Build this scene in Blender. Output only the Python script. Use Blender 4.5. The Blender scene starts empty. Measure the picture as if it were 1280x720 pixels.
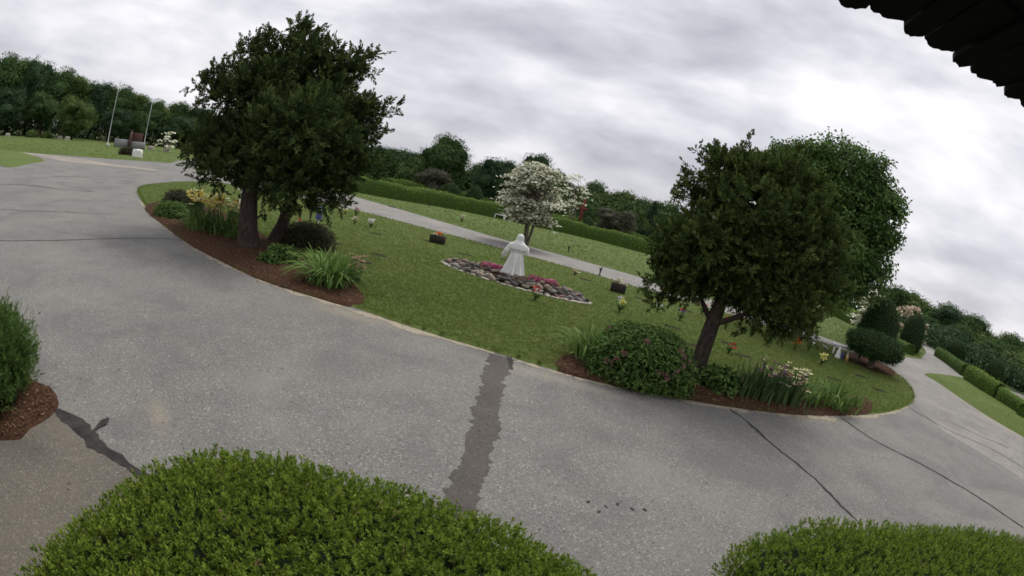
import bpy, math
import numpy as np
from mathutils import Vector, Matrix
from mathutils.geometry import tessellate_polygon

rng = np.random.default_rng(7)
SC = bpy.context.scene
COL = SC.collection
PI = math.pi

# ------------------------------------------------------------------ camera
CAM_H = 3.2
cd = bpy.data.cameras.new('camera')
cam = bpy.data.objects.new('camera', cd)
COL.objects.link(cam)
cd.type = 'PANO'
cd.sensor_fit = 'HORIZONTAL'
cd.sensor_width = 36.0
cd.clip_start = 0.02
cd.clip_end = 3000.0
_c = cd if hasattr(cd, 'fisheye_lens') else cd.cycles
_c.panorama_type = 'FISHEYE_EQUISOLID'
_c.fisheye_lens = 36.0 * 630.0 / 1280.0
_c.fisheye_fov = PI
_p, _r = math.radians(10.4), math.radians(13.0)
_up = Vector((math.sin(_r) * math.cos(_p), math.cos(_r) * math.cos(_p), math.sin(_p)))
_fw = Vector((0, 0, -1))
_fw = (_fw - _fw.dot(_up) * _up).normalized()
_rt = _fw.cross(_up)
cam.matrix_world = Matrix.Translation((0, 0, CAM_H)) @ Matrix((_rt, _fw, _up)).to_4x4()
SC.camera = cam

# ------------------------------------------------------------------ sky, sun, exposure
SUN_EL, SUN_AZ = math.radians(58), math.radians(25)      # azimuth clockwise from +Y
w = bpy.data.worlds.new('World')
SC.world = w
w.use_nodes = True
nt = w.node_tree
nt.nodes.clear()
def wn(t, **k):
    n = nt.nodes.new(t)
    for a, b in k.items():
        setattr(n, a, b)
    return n
def wl(a, b):
    nt.links.new(a, b)
sky = wn('ShaderNodeTexSky', sky_type='NISHITA', sun_disc=False, sun_elevation=SUN_EL, sun_rotation=SUN_AZ, air_density=1.2, dust_density=2.0)
bg1 = wn('ShaderNodeBackground'); bg1.inputs[1].default_value = 0.09
wl(sky.outputs[0], bg1.inputs[0])
tc = wn('ShaderNodeTexCoord')
mp = wn('ShaderNodeMapping'); wl(tc.outputs['Generated'], mp.inputs[0])
mp.inputs['Location'].default_value = (3.4, 1.3, 0.6); mp.inputs['Scale'].default_value = (1.0, 1.0, 2.7)
n1 = wn('ShaderNodeTexNoise'); wl(mp.outputs[0], n1.inputs['Vector'])
n1.inputs['Scale'].default_value = 2.3; n1.inputs['Detail'].default_value = 5; n1.inputs['Roughness'].default_value = 0.5; n1.inputs['Distortion'].default_value = 0.15
n2 = wn('ShaderNodeTexNoise'); wl(mp.outputs[0], n2.inputs['Vector'])
n2.inputs['Scale'].default_value = 5.5; n2.inputs['Detail'].default_value = 4; n2.inputs['Roughness'].default_value = 0.5; n2.inputs['Distortion'].default_value = 0.25
mixn = wn('ShaderNodeMix', data_type='FLOAT'); mixn.inputs[0].default_value = 0.18
wl(n1.outputs[0], mixn.inputs[2]); wl(n2.outputs[0], mixn.inputs[3])
ramp = wn('ShaderNodeValToRGB'); wl(mixn.outputs[0], ramp.inputs[0])
cr = ramp.color_ramp
cr.elements[0].position = 0.31; cr.elements[0].color = (0.235, 0.24, 0.272, 1)
cr.elements[1].position = 0.60; cr.elements[1].color = (0.585, 0.574, 0.597, 1)
e = cr.elements.new(0.46); e.color = (0.395, 0.396, 0.428, 1)
e = cr.elements.new(0.54); e.color = (0.50, 0.496, 0.52, 1)
bg2 = wn('ShaderNodeBackground'); wl(ramp.outputs[0], bg2.inputs[0]); bg2.inputs[1].default_value = 1.0
msh = wn('ShaderNodeMixShader'); msh.inputs[0].default_value = 0.95
wl(bg1.outputs[0], msh.inputs[1]); wl(bg2.outputs[0], msh.inputs[2])
wo = wn('ShaderNodeOutputWorld'); wl(msh.outputs[0], wo.inputs[0])

sd = bpy.data.lights.new('sun', 'SUN')
sd.energy = 1.5; sd.angle = math.radians(25); sd.color = (1.0, 0.96, 0.9)
sun = bpy.data.objects.new('sun', sd); COL.objects.link(sun)
sdir = Vector((math.sin(SUN_AZ) * math.cos(SUN_EL), math.cos(SUN_AZ) * math.cos(SUN_EL), math.sin(SUN_EL)))
sun.rotation_euler = (-sdir).to_track_quat('-Z', 'Y').to_euler()
sun.location = (0, -20, 60)

vs = SC.view_settings
vs.view_transform = 'Standard'; vs.look = 'None'; vs.exposure = 0.82; vs.gamma = 1.0
vs.use_curve_mapping = False
SC.cycles.filter_width = 1.6
SC.cycles.max_bounces = 6
SC.cycles.diffuse_bounces = 4
SC.cycles.transparent_max_bounces = 4
SC.cycles.use_denoising = True

# ------------------------------------------------------------------ materials
MATS = {}
class NB:
    """small node-tree builder"""
    def __init__(self, name):
        self.m = bpy.data.materials.new(name); self.m.use_nodes = True
        self.t = self.m.node_tree
        self.b = self.t.nodes['Principled BSDF']
        MATS[name] = self.m
    def n(self, t, ins=None, **k):
        q = self.t.nodes.new(t)
        for a, v in k.items(): setattr(q, a, v)
        for a, v in (ins or {}).items():
            if isinstance(v, bpy.types.NodeSocket): self.t.links.new(v, q.inputs[a])
            else: q.inputs[a].default_value = v
        return q
    def link(self, a, b): self.t.links.new(a, b)
    def pos(self): return self.n('ShaderNodeNewGeometry').outputs['Position']
    def noise(self, scale, detail=3, rough=0.5, vec=None, dist=0.0):
        return self.n('ShaderNodeTexNoise', {'Vector': vec if vec is not None else self.pos(), 'Scale': scale, 'Detail': detail, 'Roughness': rough, 'Distortion': dist}).outputs[0]
    def ramp(self, fac, stops):
        q = self.n('ShaderNodeValToRGB', {'Fac': fac}); r = q.color_ramp
        while len(r.elements) < len(stops): r.elements.new(0.5)
        for e, (p, c) in zip(r.elements, stops):
            e.position = p; e.color = (c[0], c[1], c[2], 1) if len(c) == 3 else c
        return q.outputs[0]
    def mix(self, fac, a, b, mode='MIX'):
        q = self.t.nodes.new('ShaderNodeMix'); q.data_type = 'RGBA'; q.blend_type = mode
        for i, v in ((0, fac), (6, a), (7, b)):
            if isinstance(v, bpy.types.NodeSocket): self.t.links.new(v, q.inputs[i])
            elif i == 0: q.inputs[0].default_value = v
            else: q.inputs[i].default_value = (v[0], v[1], v[2], 1)
        return q.outputs[2]
    def math(self, op, a, b=0.0):
        q = self.t.nodes.new('ShaderNodeMath'); q.operation = op
        for i, v in ((0, a), (1, b)):
            if isinstance(v, bpy.types.NodeSocket): self.t.links.new(v, q.inputs[i])
            else: q.inputs[i].default_value = v
        return q.outputs[0]
    def bump(self, h, strength=0.4, dist=0.02):
        q = self.n('ShaderNodeBump', {'Height': h, 'Strength': strength, 'Distance': dist})
        self.link(q.outputs[0], self.b.inputs['Normal'])
    def fin(self, col, rough=0.8, spec=0.3):
        if isinstance(col, bpy.types.NodeSocket): self.link(col, self.b.inputs['Base Color'])
        else: self.b.inputs['Base Color'].default_value = (col[0], col[1], col[2], 1)
        self.b.inputs['Roughness'].default_value = rough
        self.b.inputs['Specular IOR Level'].default_value = spec
        return self.m

def asphalt(name, base, speck, scale, stains):
    b = NB(name); P = b.pos()
    big = b.noise(0.22, 4, 0.6, P); mid = b.noise(1.7, 4, 0.6, P)
    c = b.ramp(big, [(0.3, tuple(x * 0.84 for x in base)), (0.7, tuple(x * 1.14 for x in base))])
    c = b.mix(b.ramp(mid, [(0.35, (0, 0, 0)), (0.75, (.5, .5, .5))]), c, tuple(x * 1.2 * y for x, y in zip(base, (1.03, 1, .95))))
    v = b.n('ShaderNodeTexVoronoi', {'Vector': P, 'Scale': scale}, feature='F1')
    sv = b.n('ShaderNodeSeparateColor', {0: v.outputs['Color']})
    c = b.mix(b.ramp(sv.outputs[0], [(0.0, (.75, .75, .75)), (.25, (0, 0, 0)), (1, (0, 0, 0))]), c, tuple(x * 0.35 for x in base))
    c = b.mix(b.ramp(sv.outputs[1], [(0.70, (0, 0, 0)), (1.0, (.8, .8, .8))]), c, speck)
    v2 = b.n('ShaderNodeTexVoronoi', {'Vector': P, 'Scale': scale * 0.42}, feature='F1')
    s2 = b.n('ShaderNodeSeparateColor', {0: v2.outputs['Color']})
    c = b.mix(b.ramp(s2.outputs[0], [(0.86, (0, 0, 0)), (1.0, (.7, .7, .7))]), c, tuple(x * 1.25 for x in speck))
    c = b.mix(b.ramp(s2.outputs[2], [(0.0, (.55, .55, .55)), (.14, (0, 0, 0)), (1, (0, 0, 0))]), c, tuple(x * 0.4 for x in base))
    wr = b.noise(0.55, 5, .6, P, .6)
    c = b.mix(b.ramp(wr, [(.36, (.55, .55, .55)), (.5, (0, 0, 0))]), c, tuple(x * y for x, y in zip(base, (.74, .72, .74))))
    c = b.mix(b.ramp(wr, [(.52, (0, 0, 0)), (.7, (.5, .5, .5))]), c, tuple(x * y for x, y in zip(base, (1.5, 1.42, 1.36))))
    # sand and dust washed into shallow places, each with its own outline
    for (sx, sy, ax, ay, ang, col) in stains:
        mpn = b.n('ShaderNodeMapping', {'Vector': P, 'Location': (sx, sy, 0), 'Rotation': (0, 0, ang), 'Scale': (ax, ay, 1)}, vector_type='TEXTURE')
        d = b.n('ShaderNodeVectorMath', {0: mpn.outputs[0]}, operation='LENGTH').outputs['Value']
        f = b.math('ADD', d, b.math('MULTIPLY', b.math('SUBTRACT', b.noise(4.0, 4, .65, P), .5), 1.1))
        c = b.mix(b.ramp(f, [(0.1, (.55, .55, .55)), (1.1, (0, 0, 0))]), c, col)
    b.bump(b.math('ADD', v.outputs['Distance'], b.math('MULTIPLY', mid, .4)), 0.6, 0.012)
    return b.fin(c, 0.82, 0.35)
SAND = (0.28, 0.245, 0.18)
asphalt('asphalt', (0.152, 0.150, 0.139), (0.29, 0.283, 0.262), 105, [
    (-3.75, 4.15, 0.62, 0.20, -0.75, SAND), (-3.3, 10.0, 1.6, 0.5, -0.1, SAND), (1.0, 9.1, 2.2, .4, -0.12, (.29, .265, .21)), (7.5, 9.6, 1.6, .35, .1, SAND)])
asphalt('walkway', (0.112, 0.103, 0.086), (0.22, 0.20, 0.165), 120, [(-2.9, 2.75, .5, .22, -.75, SAND)])
asphalt('lane_asphalt', (0.20, 0.192, 0.178), (0.30, 0.285, 0.26), 60, [])
asphalt('patch_asphalt', (0.074, 0.067, 0.058), (0.12, 0.108, 0.094), 100, [])
asphalt('concrete', (0.25, 0.23, 0.19), (0.30, 0.27, 0.23), 40, [])
b = NB('crack'); b.fin(b.ramp(b.noise(6), [(.3, (.018, .017, .016)), (.7, (.045, .041, .037))]), .9)
b = NB('sand'); b.fin(b.ramp(b.noise(9, 5, .7), [(.3, (.24, .21, .155)), (.7, (.36, .32, .245))]), .95, .1); b.bump(b.noise(60), .5, .01)

def lawn(name, a, c_, d, sc=1.0):
    b = NB(name); P = b.pos()
    m1 = b.noise(0.35 * sc, 4, .6, P); m2 = b.noise(3.0 * sc, 5, .65, P); m3 = b.noise(38, 3, .7, P)
    c = b.mix(b.ramp(m1, [(.35, (0, 0, 0)), (.65, (1, 1, 1))]), a, c_)
    c = b.mix(b.ramp(m2, [(.48, (0, 0, 0)), (.72, (.7, .7, .7))]), c, d)
    c = b.mix(b.ramp(m3, [(.35, (.4, .4, .4)), (.65, (0, 0, 0))]), c, tuple(x * .55 for x in a))
    b.bump(b.math('ADD', m3, m2), .9, .05)
    return b.fin(c, .9, .15)
lawn('lawn', (.100, .146, .033), (.122, .166, .042), (.152, .174, .058))
lawn('lawn_far', (.105, .155, .040), (.125, .172, .050), (.150, .168, .07), .5)
lawn('ground', (.06, .085, .025), (.07, .1, .03), (.08, .09, .04), .3)

b = NB('mulch'); P = b.pos()
b.fin(b.ramp(b.noise(14, 5, .7, P), [(.3, (.038, .021, .013)), (.55, (.088, .047, .028)), (.8, (.15, .088, .053))]), .95, .1); b.bump(b.noise(35, 4, .7, P), 1.0, .05)

def leafmat(name, stops, transl=.25, rough=.75, spec=.06, gain=1.25):
    """stops: colours from the dullest leaf to the freshest; 'tint' is stored per leaf"""
    b = NB(name)
    at = b.n('ShaderNodeAttribute', attribute_name='tint').outputs['Fac']
    rnd = b.n('ShaderNodeNewGeometry').outputs['Random Per Island']
    f = b.math('ADD', b.math('MULTIPLY', at, .65), b.math('MULTIPLY', rnd, .35))
    stops = [tuple(min(.85, x * gain) for x in s) for s in stops]; n = len(stops)
    col = b.ramp(f, [(.1 + .8 * i / (n - 1), s) for i, s in enumerate(stops)])
    b.fin(col, rough, spec)
    if transl:
        tr = b.n('ShaderNodeBsdfTranslucent', {'Color': col})
        ms = b.n('ShaderNodeMixShader', {0: transl, 1: b.b.outputs[0], 2: tr.outputs[0]})
        b.link(ms.outputs[0], b.t.nodes['Material Output'].inputs[0])
    return b.m
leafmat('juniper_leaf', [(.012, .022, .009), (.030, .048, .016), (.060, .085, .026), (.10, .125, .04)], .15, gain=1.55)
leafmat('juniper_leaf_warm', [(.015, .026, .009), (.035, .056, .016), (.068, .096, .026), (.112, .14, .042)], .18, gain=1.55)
leafmat('maple_leaf', [(.024, .048, .015), (.045, .082, .022), (.072, .12, .034), (.10, .15, .05)], .25, gain=1.55)
leafmat('wood_leaf_a', [(.016, .034, .013), (.032, .060, .019), (.052, .086, .027), (.074, .11, .038)], .2, gain=1.55)
leafmat('wood_leaf_b', [(.024, .042, .013), (.046, .074, .021), (.075, .105, .032), (.10, .13, .045)], .2, gain=1.55)
leafmat('wood_leaf_c', [(.013, .027, .013), (.023, .044, .020), (.037, .063, .027), (.053, .082, .036)], .15, gain=1.55)
leafmat('wood_leaf_copper', [(.030, .034, .022), (.05, .052, .034), (.075, .072, .048), (.095, .088, .058)], .15, gain=1.55)
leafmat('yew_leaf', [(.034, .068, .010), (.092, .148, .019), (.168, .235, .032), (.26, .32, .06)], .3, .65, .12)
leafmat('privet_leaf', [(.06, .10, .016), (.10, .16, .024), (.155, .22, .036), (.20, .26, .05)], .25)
leafmat('topiary_leaf', [(.014, .034, .012), (.024, .052, .017), (.038, .072, .024), (.055, .092, .032)], .1, gain=1.55)
leafmat('shrub_leaf', [(.030, .062, .016), (.056, .105, .026), (.09, .15, .04), (.13, .19, .06)], .25)
leafmat('shrub_leaf_dark', [(.018, .022, .014), (.034, .036, .020), (.05, .048, .028), (.07, .06, .04)], .15)
leafmat('dogwood_leaf', [(.03, .045, .016), (.055, .075, .026), (.085, .11, .04), (.11, .13, .05)], .2)
leafmat('dogwood_bract', [(.45, .46, .34), (.60, .60, .48), (.70, .68, .57), (.74, .70, .62)], .2)
leafmat('dogwood_bract_pink', [(.26, .19, .14), (.40, .30, .22), (.50, .42, .33), (.54, .47, .38)], .2)
leafmat('strap_leaf', [(.045, .085, .022), (.08, .14, .034), (.12, .195, .05), (.2, .28, .1)], .3)
leafmat('iris_leaf', [(.034, .064, .026), (.058, .10, .038), (.09, .145, .054), (.125, .19, .075)], .3)
leafmat('grass_blade', [(.078, .113, .024), (.100, .142, .032), (.124, .165, .041), (.165, .18, .065)], .35)
leafmat('mulch_chip', [(.042, .023, .014), (.085, .046, .027), (.14, .082, .05), (.24, .155, .10)], 0, .9, .05, 1.0)
for nm, c in dict(yellow=(.84, .68, .16), pale_yellow=(.85, .78, .42), cream=(.68, .62, .46), pink=(.60, .18, .30), magenta=(.48, .08, .22), dusty_pink=(.42, .24, .22), tan_flower=(.30, .19, .12), red=(.55, .035, .02), orange=(.65, .15, .03), white=(.75, .76, .74), pale_blue=(.42, .58, .66), violet_blue=(.12, .14, .34), lemon=(.66, .66, .16), purple=(.20, .10, .24)).items():
    leafmat('petal_' + nm, [tuple(x * .7 for x in c), tuple(x * .85 for x in c), c, tuple(min(1, x * 1.1) for x in c)], .2, .6, .2, 1.0)

def solid(name, col, rough=.7, spec=.3, var=.25, scale=8, bump=0, metal=0):
    b = NB(name)
    c = b.ramp(b.noise(scale, 5, .65, b.n('ShaderNodeTexCoord').outputs['Object']), [(.3, tuple(x * (1 - var) for x in col)), (.7, tuple(min(1, x * (1 + var)) for x in col))])
    b.fin(c, rough, spec); b.b.inputs['Metallic'].default_value = metal
    if bump: b.bump(b.noise(scale * 4, 4, .6, b.n('ShaderNodeTexCoord').outputs['Object']), bump, .02)
    return b.m
b = NB('bark'); O = b.n('ShaderNodeTexCoord').outputs['Object']
mpb = b.n('ShaderNodeMapping', {'Vector': O, 'Scale': (9, 9, 1.6)})
nb = b.noise(2.2, 6, .7, mpb.outputs[0], .4)
b.fin(b.ramp(nb, [(.3, (.022, .017, .014)), (.5, (.060, .047, .038)), (.75, (.125, .10, .082))]), .95, .1); b.bump(nb, 1.0, .06)
b = NB('bark_pale'); O = b.n('ShaderNodeTexCoord').outputs['Object']
nb = b.noise(6, 6, .7, b.n('ShaderNodeMapping', {'Vector': O, 'Scale': (5, 5, 1.6)}).outputs[0], .4)
b.fin(b.ramp(nb, [(.3, (.07, .058, .045)), (.7, (.19, .165, .13))]), .95, .1); b.bump(nb, .8, .04)
solid('core_shade', (.016, .024, .011), .95, .05)  # inner core colour, kept dark so gaps between leaves look shaded
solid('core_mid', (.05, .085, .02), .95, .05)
solid('statue_stone', (.74, .74, .72), .65, .3, .10, 6, .25)
solid('stone_grey', (.20, .19, .18), .9, .2, .4, 4, .7)
solid('stone_tan', (.27, .225, .18), .9, .2, .4, 4, .7)
solid('stone_pink', (.27, .17, .145), .9, .2, .35, 4, .7)
solid('stone_dark', (.085, .080, .074), .9, .2, .4, 4, .7)
solid('stone_pale', (.36, .33, .275), .9, .2, .4, 5, .6)
solid('granite', (.22, .215, .22), .7, .3, .2, 25, .2)
solid('granite_base', (.40, .38, .34), .8, .2, .2, 25, .2)
solid('bronze', (.032, .028, .020), .95, .05, .3, 20, .2)
solid('white_paint', (.70, .70, .68), .55, .35, .08)
solid('white_plastic', (.74, .74, .72), .5, .4, .05)
solid('pole_metal', (.30, .31, .30), .45, .5, .1, 8, 0, .3)
solid('dark_box', (.030, .024, .020), .75, .3, .4, 10, .4)
solid('dark_green_metal', (.02, .035, .022), .6, .4, .2)
solid('red_wood', (.17, .048, .034), .8, .2, .25, 6, .3)
solid('brick_brown', (.065, .035, .030), .9, .2, .35, 12, .5)
solid('statue_brown', (.16, .10, .075), .8, .3, .3, 8, .3)
solid('stem_green', (.05, .09, .03), .7, .2)
solid('soil', (.055, .040, .030), .95, .1, .4, 20, .8)
solid('shingle_dark', (.020, .018, .017), .95, .15, .4, 18, .8)
solid('soffit', (.025, .022, .020), .9, .15, .3, 10, .4)
solid('wall_siding', (.30, .28, .25), .85, .2, .1)
solid('amber_glass', (.55, .36, .12), .4, .5, .2)
solid('blue_plastic', (.08, .09, .26), .5, .4, .1)
solid('black_plastic', (.015, .016, .017), .5, .4, .1)

# ------------------------------------------------------------------ helpers
def tag(o, label=None, cat=None, group=None, kind=None):
    for k, v in (('label', label), ('category', cat), ('group', group), ('kind', kind)):
        if v: o[k] = v
    return o
def empty(name, loc=(0, 0, 0), rz=0.0, scale=None):
    o = bpy.data.objects.new(name, None); COL.objects.link(o)
    o.location = loc if len(loc) == 3 else (loc[0], loc[1], 0); o.rotation_euler = (0, 0, rz)
    o.empty_display_size = .2
    if scale: o.scale = scale
    return o
def mesh(name, V, F, mat, parent=None, tint=None, smooth=False, loc=None, rz=0.0):
    V = np.asarray(V, dtype=np.float32); F = np.asarray(F)
    me = bpy.data.meshes.new(name)
    nf, k = F.shape
    me.vertices.add(len(V)); me.vertices.foreach_set('co', V.ravel())
    me.loops.add(nf * k); me.loops.foreach_set('vertex_index', F.astype(np.int32).ravel())
    me.polygons.add(nf); me.polygons.foreach_set('loop_start', np.arange(0, nf * k, k, dtype=np.int32))
    if smooth: me.polygons.foreach_set('use_smooth', np.ones(nf, dtype=bool))
    me.update(calc_edges=True)
    if tint is not None:
        a = me.attributes.new('tint', 'FLOAT', 'POINT'); a.data.foreach_set('value', np.asarray(tint, dtype=np.float32))
    me.materials.append(MATS[mat])
    return put(name, me, parent, loc, rz)
def put(name, me, parent=None, loc=None, rz=0.0):
    o = bpy.data.objects.new(name, me); COL.objects.link(o)
    if parent: o.parent = parent
    if loc is not None: o.location = loc if len(loc) == 3 else (loc[0], loc[1], 0)
    o.rotation_euler = (0, 0, rz)
    return o
def copy_tree(o, parent=None):
    c = o.copy(); COL.objects.link(c); c.parent = parent
    for ch in list(o.children): copy_tree(ch, c)
    return c
def join(parts):
    """parts: list of (V, F); all F of the same width"""
    Vs, Fs, k = [], [], 0
    for V, F in parts:
        Vs.append(np.asarray(V, float)); Fs.append(np.asarray(F) + k); k += len(V)
    return np.concatenate(Vs), np.concatenate(Fs)
def unit(a):
    return a / (np.linalg.norm(a, axis=-1, keepdims=True) + 1e-9)
def rdir(n):
    return unit(rng.normal(size=(n, 3)))
def cards(P, D, L, W, N=None, mid=.45, fold=0.0):
    n = len(P); D = unit(D)
    N = rdir(n) if N is None else N
    S = unit(np.cross(D, N)); Nn = np.cross(S, D)
    L = np.broadcast_to(L, (n,))[:, None]; W = np.broadcast_to(W, (n,))[:, None]
    V = np.empty((n, 4, 3))
    V[:, 0] = P; V[:, 2] = P + D * L
    V[:, 1] = P + D * L * mid + S * W * .5 + Nn * W * fold
    V[:, 3] = P + D * L * mid - S * W * .5 + Nn * W * fold
    return V.reshape(-1, 3), np.arange(4 * n).reshape(n, 4)
def tube(pts, rad, segs=10, wob=0.0, cap=True):
    pts = np.asarray(pts, float); rad = np.broadcast_to(rad, (len(pts),)); V, F = [], []
    ref = np.array([0.31, 0.95, 0.05])
    for i, p in enumerate(pts):
        t = pts[min(i + 1, len(pts) - 1)] - pts[max(i - 1, 0)]; t = t / (np.linalg.norm(t) + 1e-9)
        a = np.cross(t, ref); a /= np.linalg.norm(a) + 1e-9; b_ = np.cross(t, a)
        for j in range(segs):
            th = 2 * PI * j / segs
            r = rad[i] * (1 + wob * (math.sin(3 * th + i * .7) * .5 + math.sin(5 * th - i * .45) * .5))
            V.append(p + r * (math.cos(th) * a + math.sin(th) * b_))
    for i in range(len(pts) - 1):
        for j in range(segs):
            k = (j + 1) % segs
            F.append((i * segs + j, i * segs + k, (i + 1) * segs + k, (i + 1) * segs + j))
    if cap:
        for base in (0, (len(pts) - 1) * segs):
            V.append(V[base:base + segs] and np.mean(V[base:base + segs], axis=0)); c = len(V) - 1
            for j in range(0, segs, 2):
                F.append((c, base + j, base + (j + 1) % segs, base + (j + 2) % segs))
    return np.array(V), np.array(F)
def lathe(prof, segs=16, fx=1.0, fy=1.0):
    V, F = [], []
    for r, z in prof:
        for j in range(segs):
            th = 2 * PI * j / segs; V.append((r * math.cos(th) * fx, r * math.sin(th) * fy, z))
    for i in range(len(prof) - 1):
        for j in range(segs):
            k = (j + 1) % segs; F.append((i * segs + j, i * segs + k, (i + 1) * segs + k, (i + 1) * segs + j))
    return np.array(V), np.array(F)
def box(cx, cy, z0, sx, sy, sz, bev=.012, rz=0.0, taper=1.0):
    """bevelled box, 24 verts quads+ (as quads only)"""
    x, y, z = sx / 2, sy / 2, sz; b = min(bev, x * .4, y * .4, z * .4)
    rings = [(x - b, y - b, 0), (x, y, b), (x * taper, y * taper, z - b), (x * taper - b, y * taper - b, z)]
    V, F = [], []
    for (a, c, h) in rings:
        V += [(-a, -c, h), (a, -c, h), (a, c, h), (-a, c, h)]
    for i in range(3):
        for j in range(4):
            k = (j + 1) % 4; F.append((i * 4 + j, i * 4 + k, i * 4 + 4 + k, i * 4 + 4 + j))
    F += [(3, 2, 1, 0), (12, 13, 14, 15)]
    V = np.array(V, float); c, s = math.cos(rz), math.sin(rz)
    V = np.stack([V[:, 0] * c - V[:, 1] * s + cx, V[:, 0] * s + V[:, 1] * c + cy, V[:, 2] + z0], 1)
    return V, np.array(F)
def tris_of(F):
    F = np.asarray(F)
    return F if F.shape[1] == 3 else np.concatenate([F[:, [0, 1, 2]], F[:, [0, 2, 3]]])
def sample(V, F, n, keep=None):
    T = tris_of(F); a, b_, c = V[T[:, 0]], V[T[:, 1]], V[T[:, 2]]
    cr_ = np.cross(b_ - a, c - a); ar = np.linalg.norm(cr_, axis=1)
    i = rng.choice(len(T), n, p=ar / ar.sum())
    u, v = rng.random(n), rng.random(n); m = u + v > 1; u[m] = 1 - u[m]; v[m] = 1 - v[m]
    return a[i] + (b_ - a)[i] * u[:, None] + (c - a)[i] * v[:, None], unit(cr_[i])
def poly_sheet(name, pts, z, mat, skirt=0.0, parent=None, inset=0.0):
    """flat sheet from an outline, with an optional skirt down to the ground"""
    pts = np.asarray(pts, float)[:, :2]; n = len(pts)
    top = np.concatenate([pts, np.full((n, 1), z)], 1)
    T = np.array(tessellate_polygon([[Vector(p) for p in top]]))
    a = top[T]; flip = np.cross(a[:, 1] - a[:, 0], a[:, 2] - a[:, 0])[:, 2] < 0; T[flip] = T[flip][:, ::-1]
    V = top; F = T
    if skirt:
        area = .5 * np.sum(pts[:, 0] * np.roll(pts[:, 1], -1) - pts[:, 1] * np.roll(pts[:, 0], -1)); sg = 1 if area > 0 else -1
        tn = np.roll(pts, -1, 0) - np.roll(pts, 1, 0); nr = sg * np.stack([tn[:, 1], -tn[:, 0]], 1); nr /= np.linalg.norm(nr, axis=1, keepdims=True) + 1e-9
        low = np.concatenate([pts + nr * skirt, np.full((n, 1), -.01)], 1)
        V = np.concatenate([top, low]); j = np.arange(n); k = (j + 1) % n
        S = np.concatenate([np.stack([j, n + j, n + k], 1), np.stack([j, n + k, k], 1)]) if sg > 0 else np.concatenate([np.stack([j, n + k, n + j], 1), np.stack([j, k, n + k], 1)])
        F = np.concatenate([T, S])
    return mesh(name, V, F, mat, parent), top, T
def smooth_line(pts, step=.25, closed=False):
    """Catmull-Rom through the points"""
    p = np.asarray(pts, float); n = len(p); out = []
    rngi = range(n) if closed else range(n - 1)
    for i in rngi:
        g = (lambda j: p[j % n]) if closed else (lambda j: p[min(max(j, 0), n - 1)])
        a, b_, c, d = g(i - 1), g(i), g(i + 1), g(i + 2)
        m = max(2, int(np.linalg.norm(c - b_) / step))
        for t in np.arange(m) / m:
            out.append(.5 * ((2 * b_) + (-a + c) * t + (2 * a - 5 * b_ + 4 * c - d) * t * t + (-a + 3 * b_ - 3 * c + d) * t ** 3))
    if not closed: out.append(p[-1])
    return np.array(out)
def ribbon(name, pts, width, z, mat, parent=None, rag=.5, step=.06, wob=0.0, freq=1.0):
    """ragged strip lying on the ground along a line"""
    l = smooth_line(np.asarray(pts)[:, :2], step); n = len(l)
    t = np.gradient(l, axis=0); t /= np.linalg.norm(t, axis=1, keepdims=True) + 1e-9; nr = np.stack([-t[:, 1], t[:, 0]], 1)
    k = np.arange(n) * step * freq; ph = rng.random(8) * 7
    low = np.sin(k * 2.1 + ph[0]) * .5 + np.sin(k * 5.3 + ph[1]) * .3 + np.sin(k * 11.7 + ph[2]) * .2
    l = l + nr * (low * wob)[:, None]
    w_ = np.interp(np.linspace(0, 1, n), np.linspace(0, 1, len(np.atleast_1d(width))), np.atleast_1d(width)) / 2
    def edge(): 
        e1 = np.interp(np.arange(n), np.arange(0, n + 6, 6), rng.normal(size=len(np.arange(0, n + 6, 6)))) * .6 + np.interp(np.arange(n), np.arange(0, n + 2, 2.3), rng.normal(size=len(np.arange(0, n + 2, 2.3)))) * .35 + rng.normal(size=n) * .12
        return np.clip(1 + rag * e1, .12, 2.2)
    A = l + nr * (w_ * edge())[:, None]; B = l - nr * (w_ * edge())[:, None]
    V = np.concatenate([np.c_[A, np.full(n, z)], np.c_[B, np.full(n, z)]]); i = np.arange(n - 1)
    return mesh(name, V, np.stack([n + i, n + i + 1, i + 1, i], 1), mat, parent)
def in_poly(P, poly):
    x, y = P[:, 0], P[:, 1]; inside = np.zeros(len(P), bool); q = np.asarray(poly)[:, :2]
    for (x0, y0), (x1, y1) in zip(q, np.roll(q, -1, 0)):
        c = ((y0 > y) != (y1 > y)) & (x < (x1 - x0) * (y - y0) / (y1 - y0 + 1e-12) + x0); inside ^= c
    return inside

# ------------------------------------------------------------------ ground, roads, lawns
th = np.linspace(0, 2 * PI, 97)[:-1]
R_ = [0.0, 30, 90, 250, 900]
V = [(0, 0, 0)] + [(r * math.cos(t), r * math.sin(t), 0) for r in R_[1:] for t in th]
F = [(0, 1 + j, 1 + (j + 1) % 96) for j in range(96)]
for i in range(3):
    for j in range(96):
        k = (j + 1) % 96; a, b_ = 1 + i * 96, 1 + (i + 1) * 96
        F += [(a + j, b_ + j, b_ + k), (a + j, b_ + k, a + k)]
tag(mesh('ground', V, F, 'ground'), kind='structure')

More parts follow.
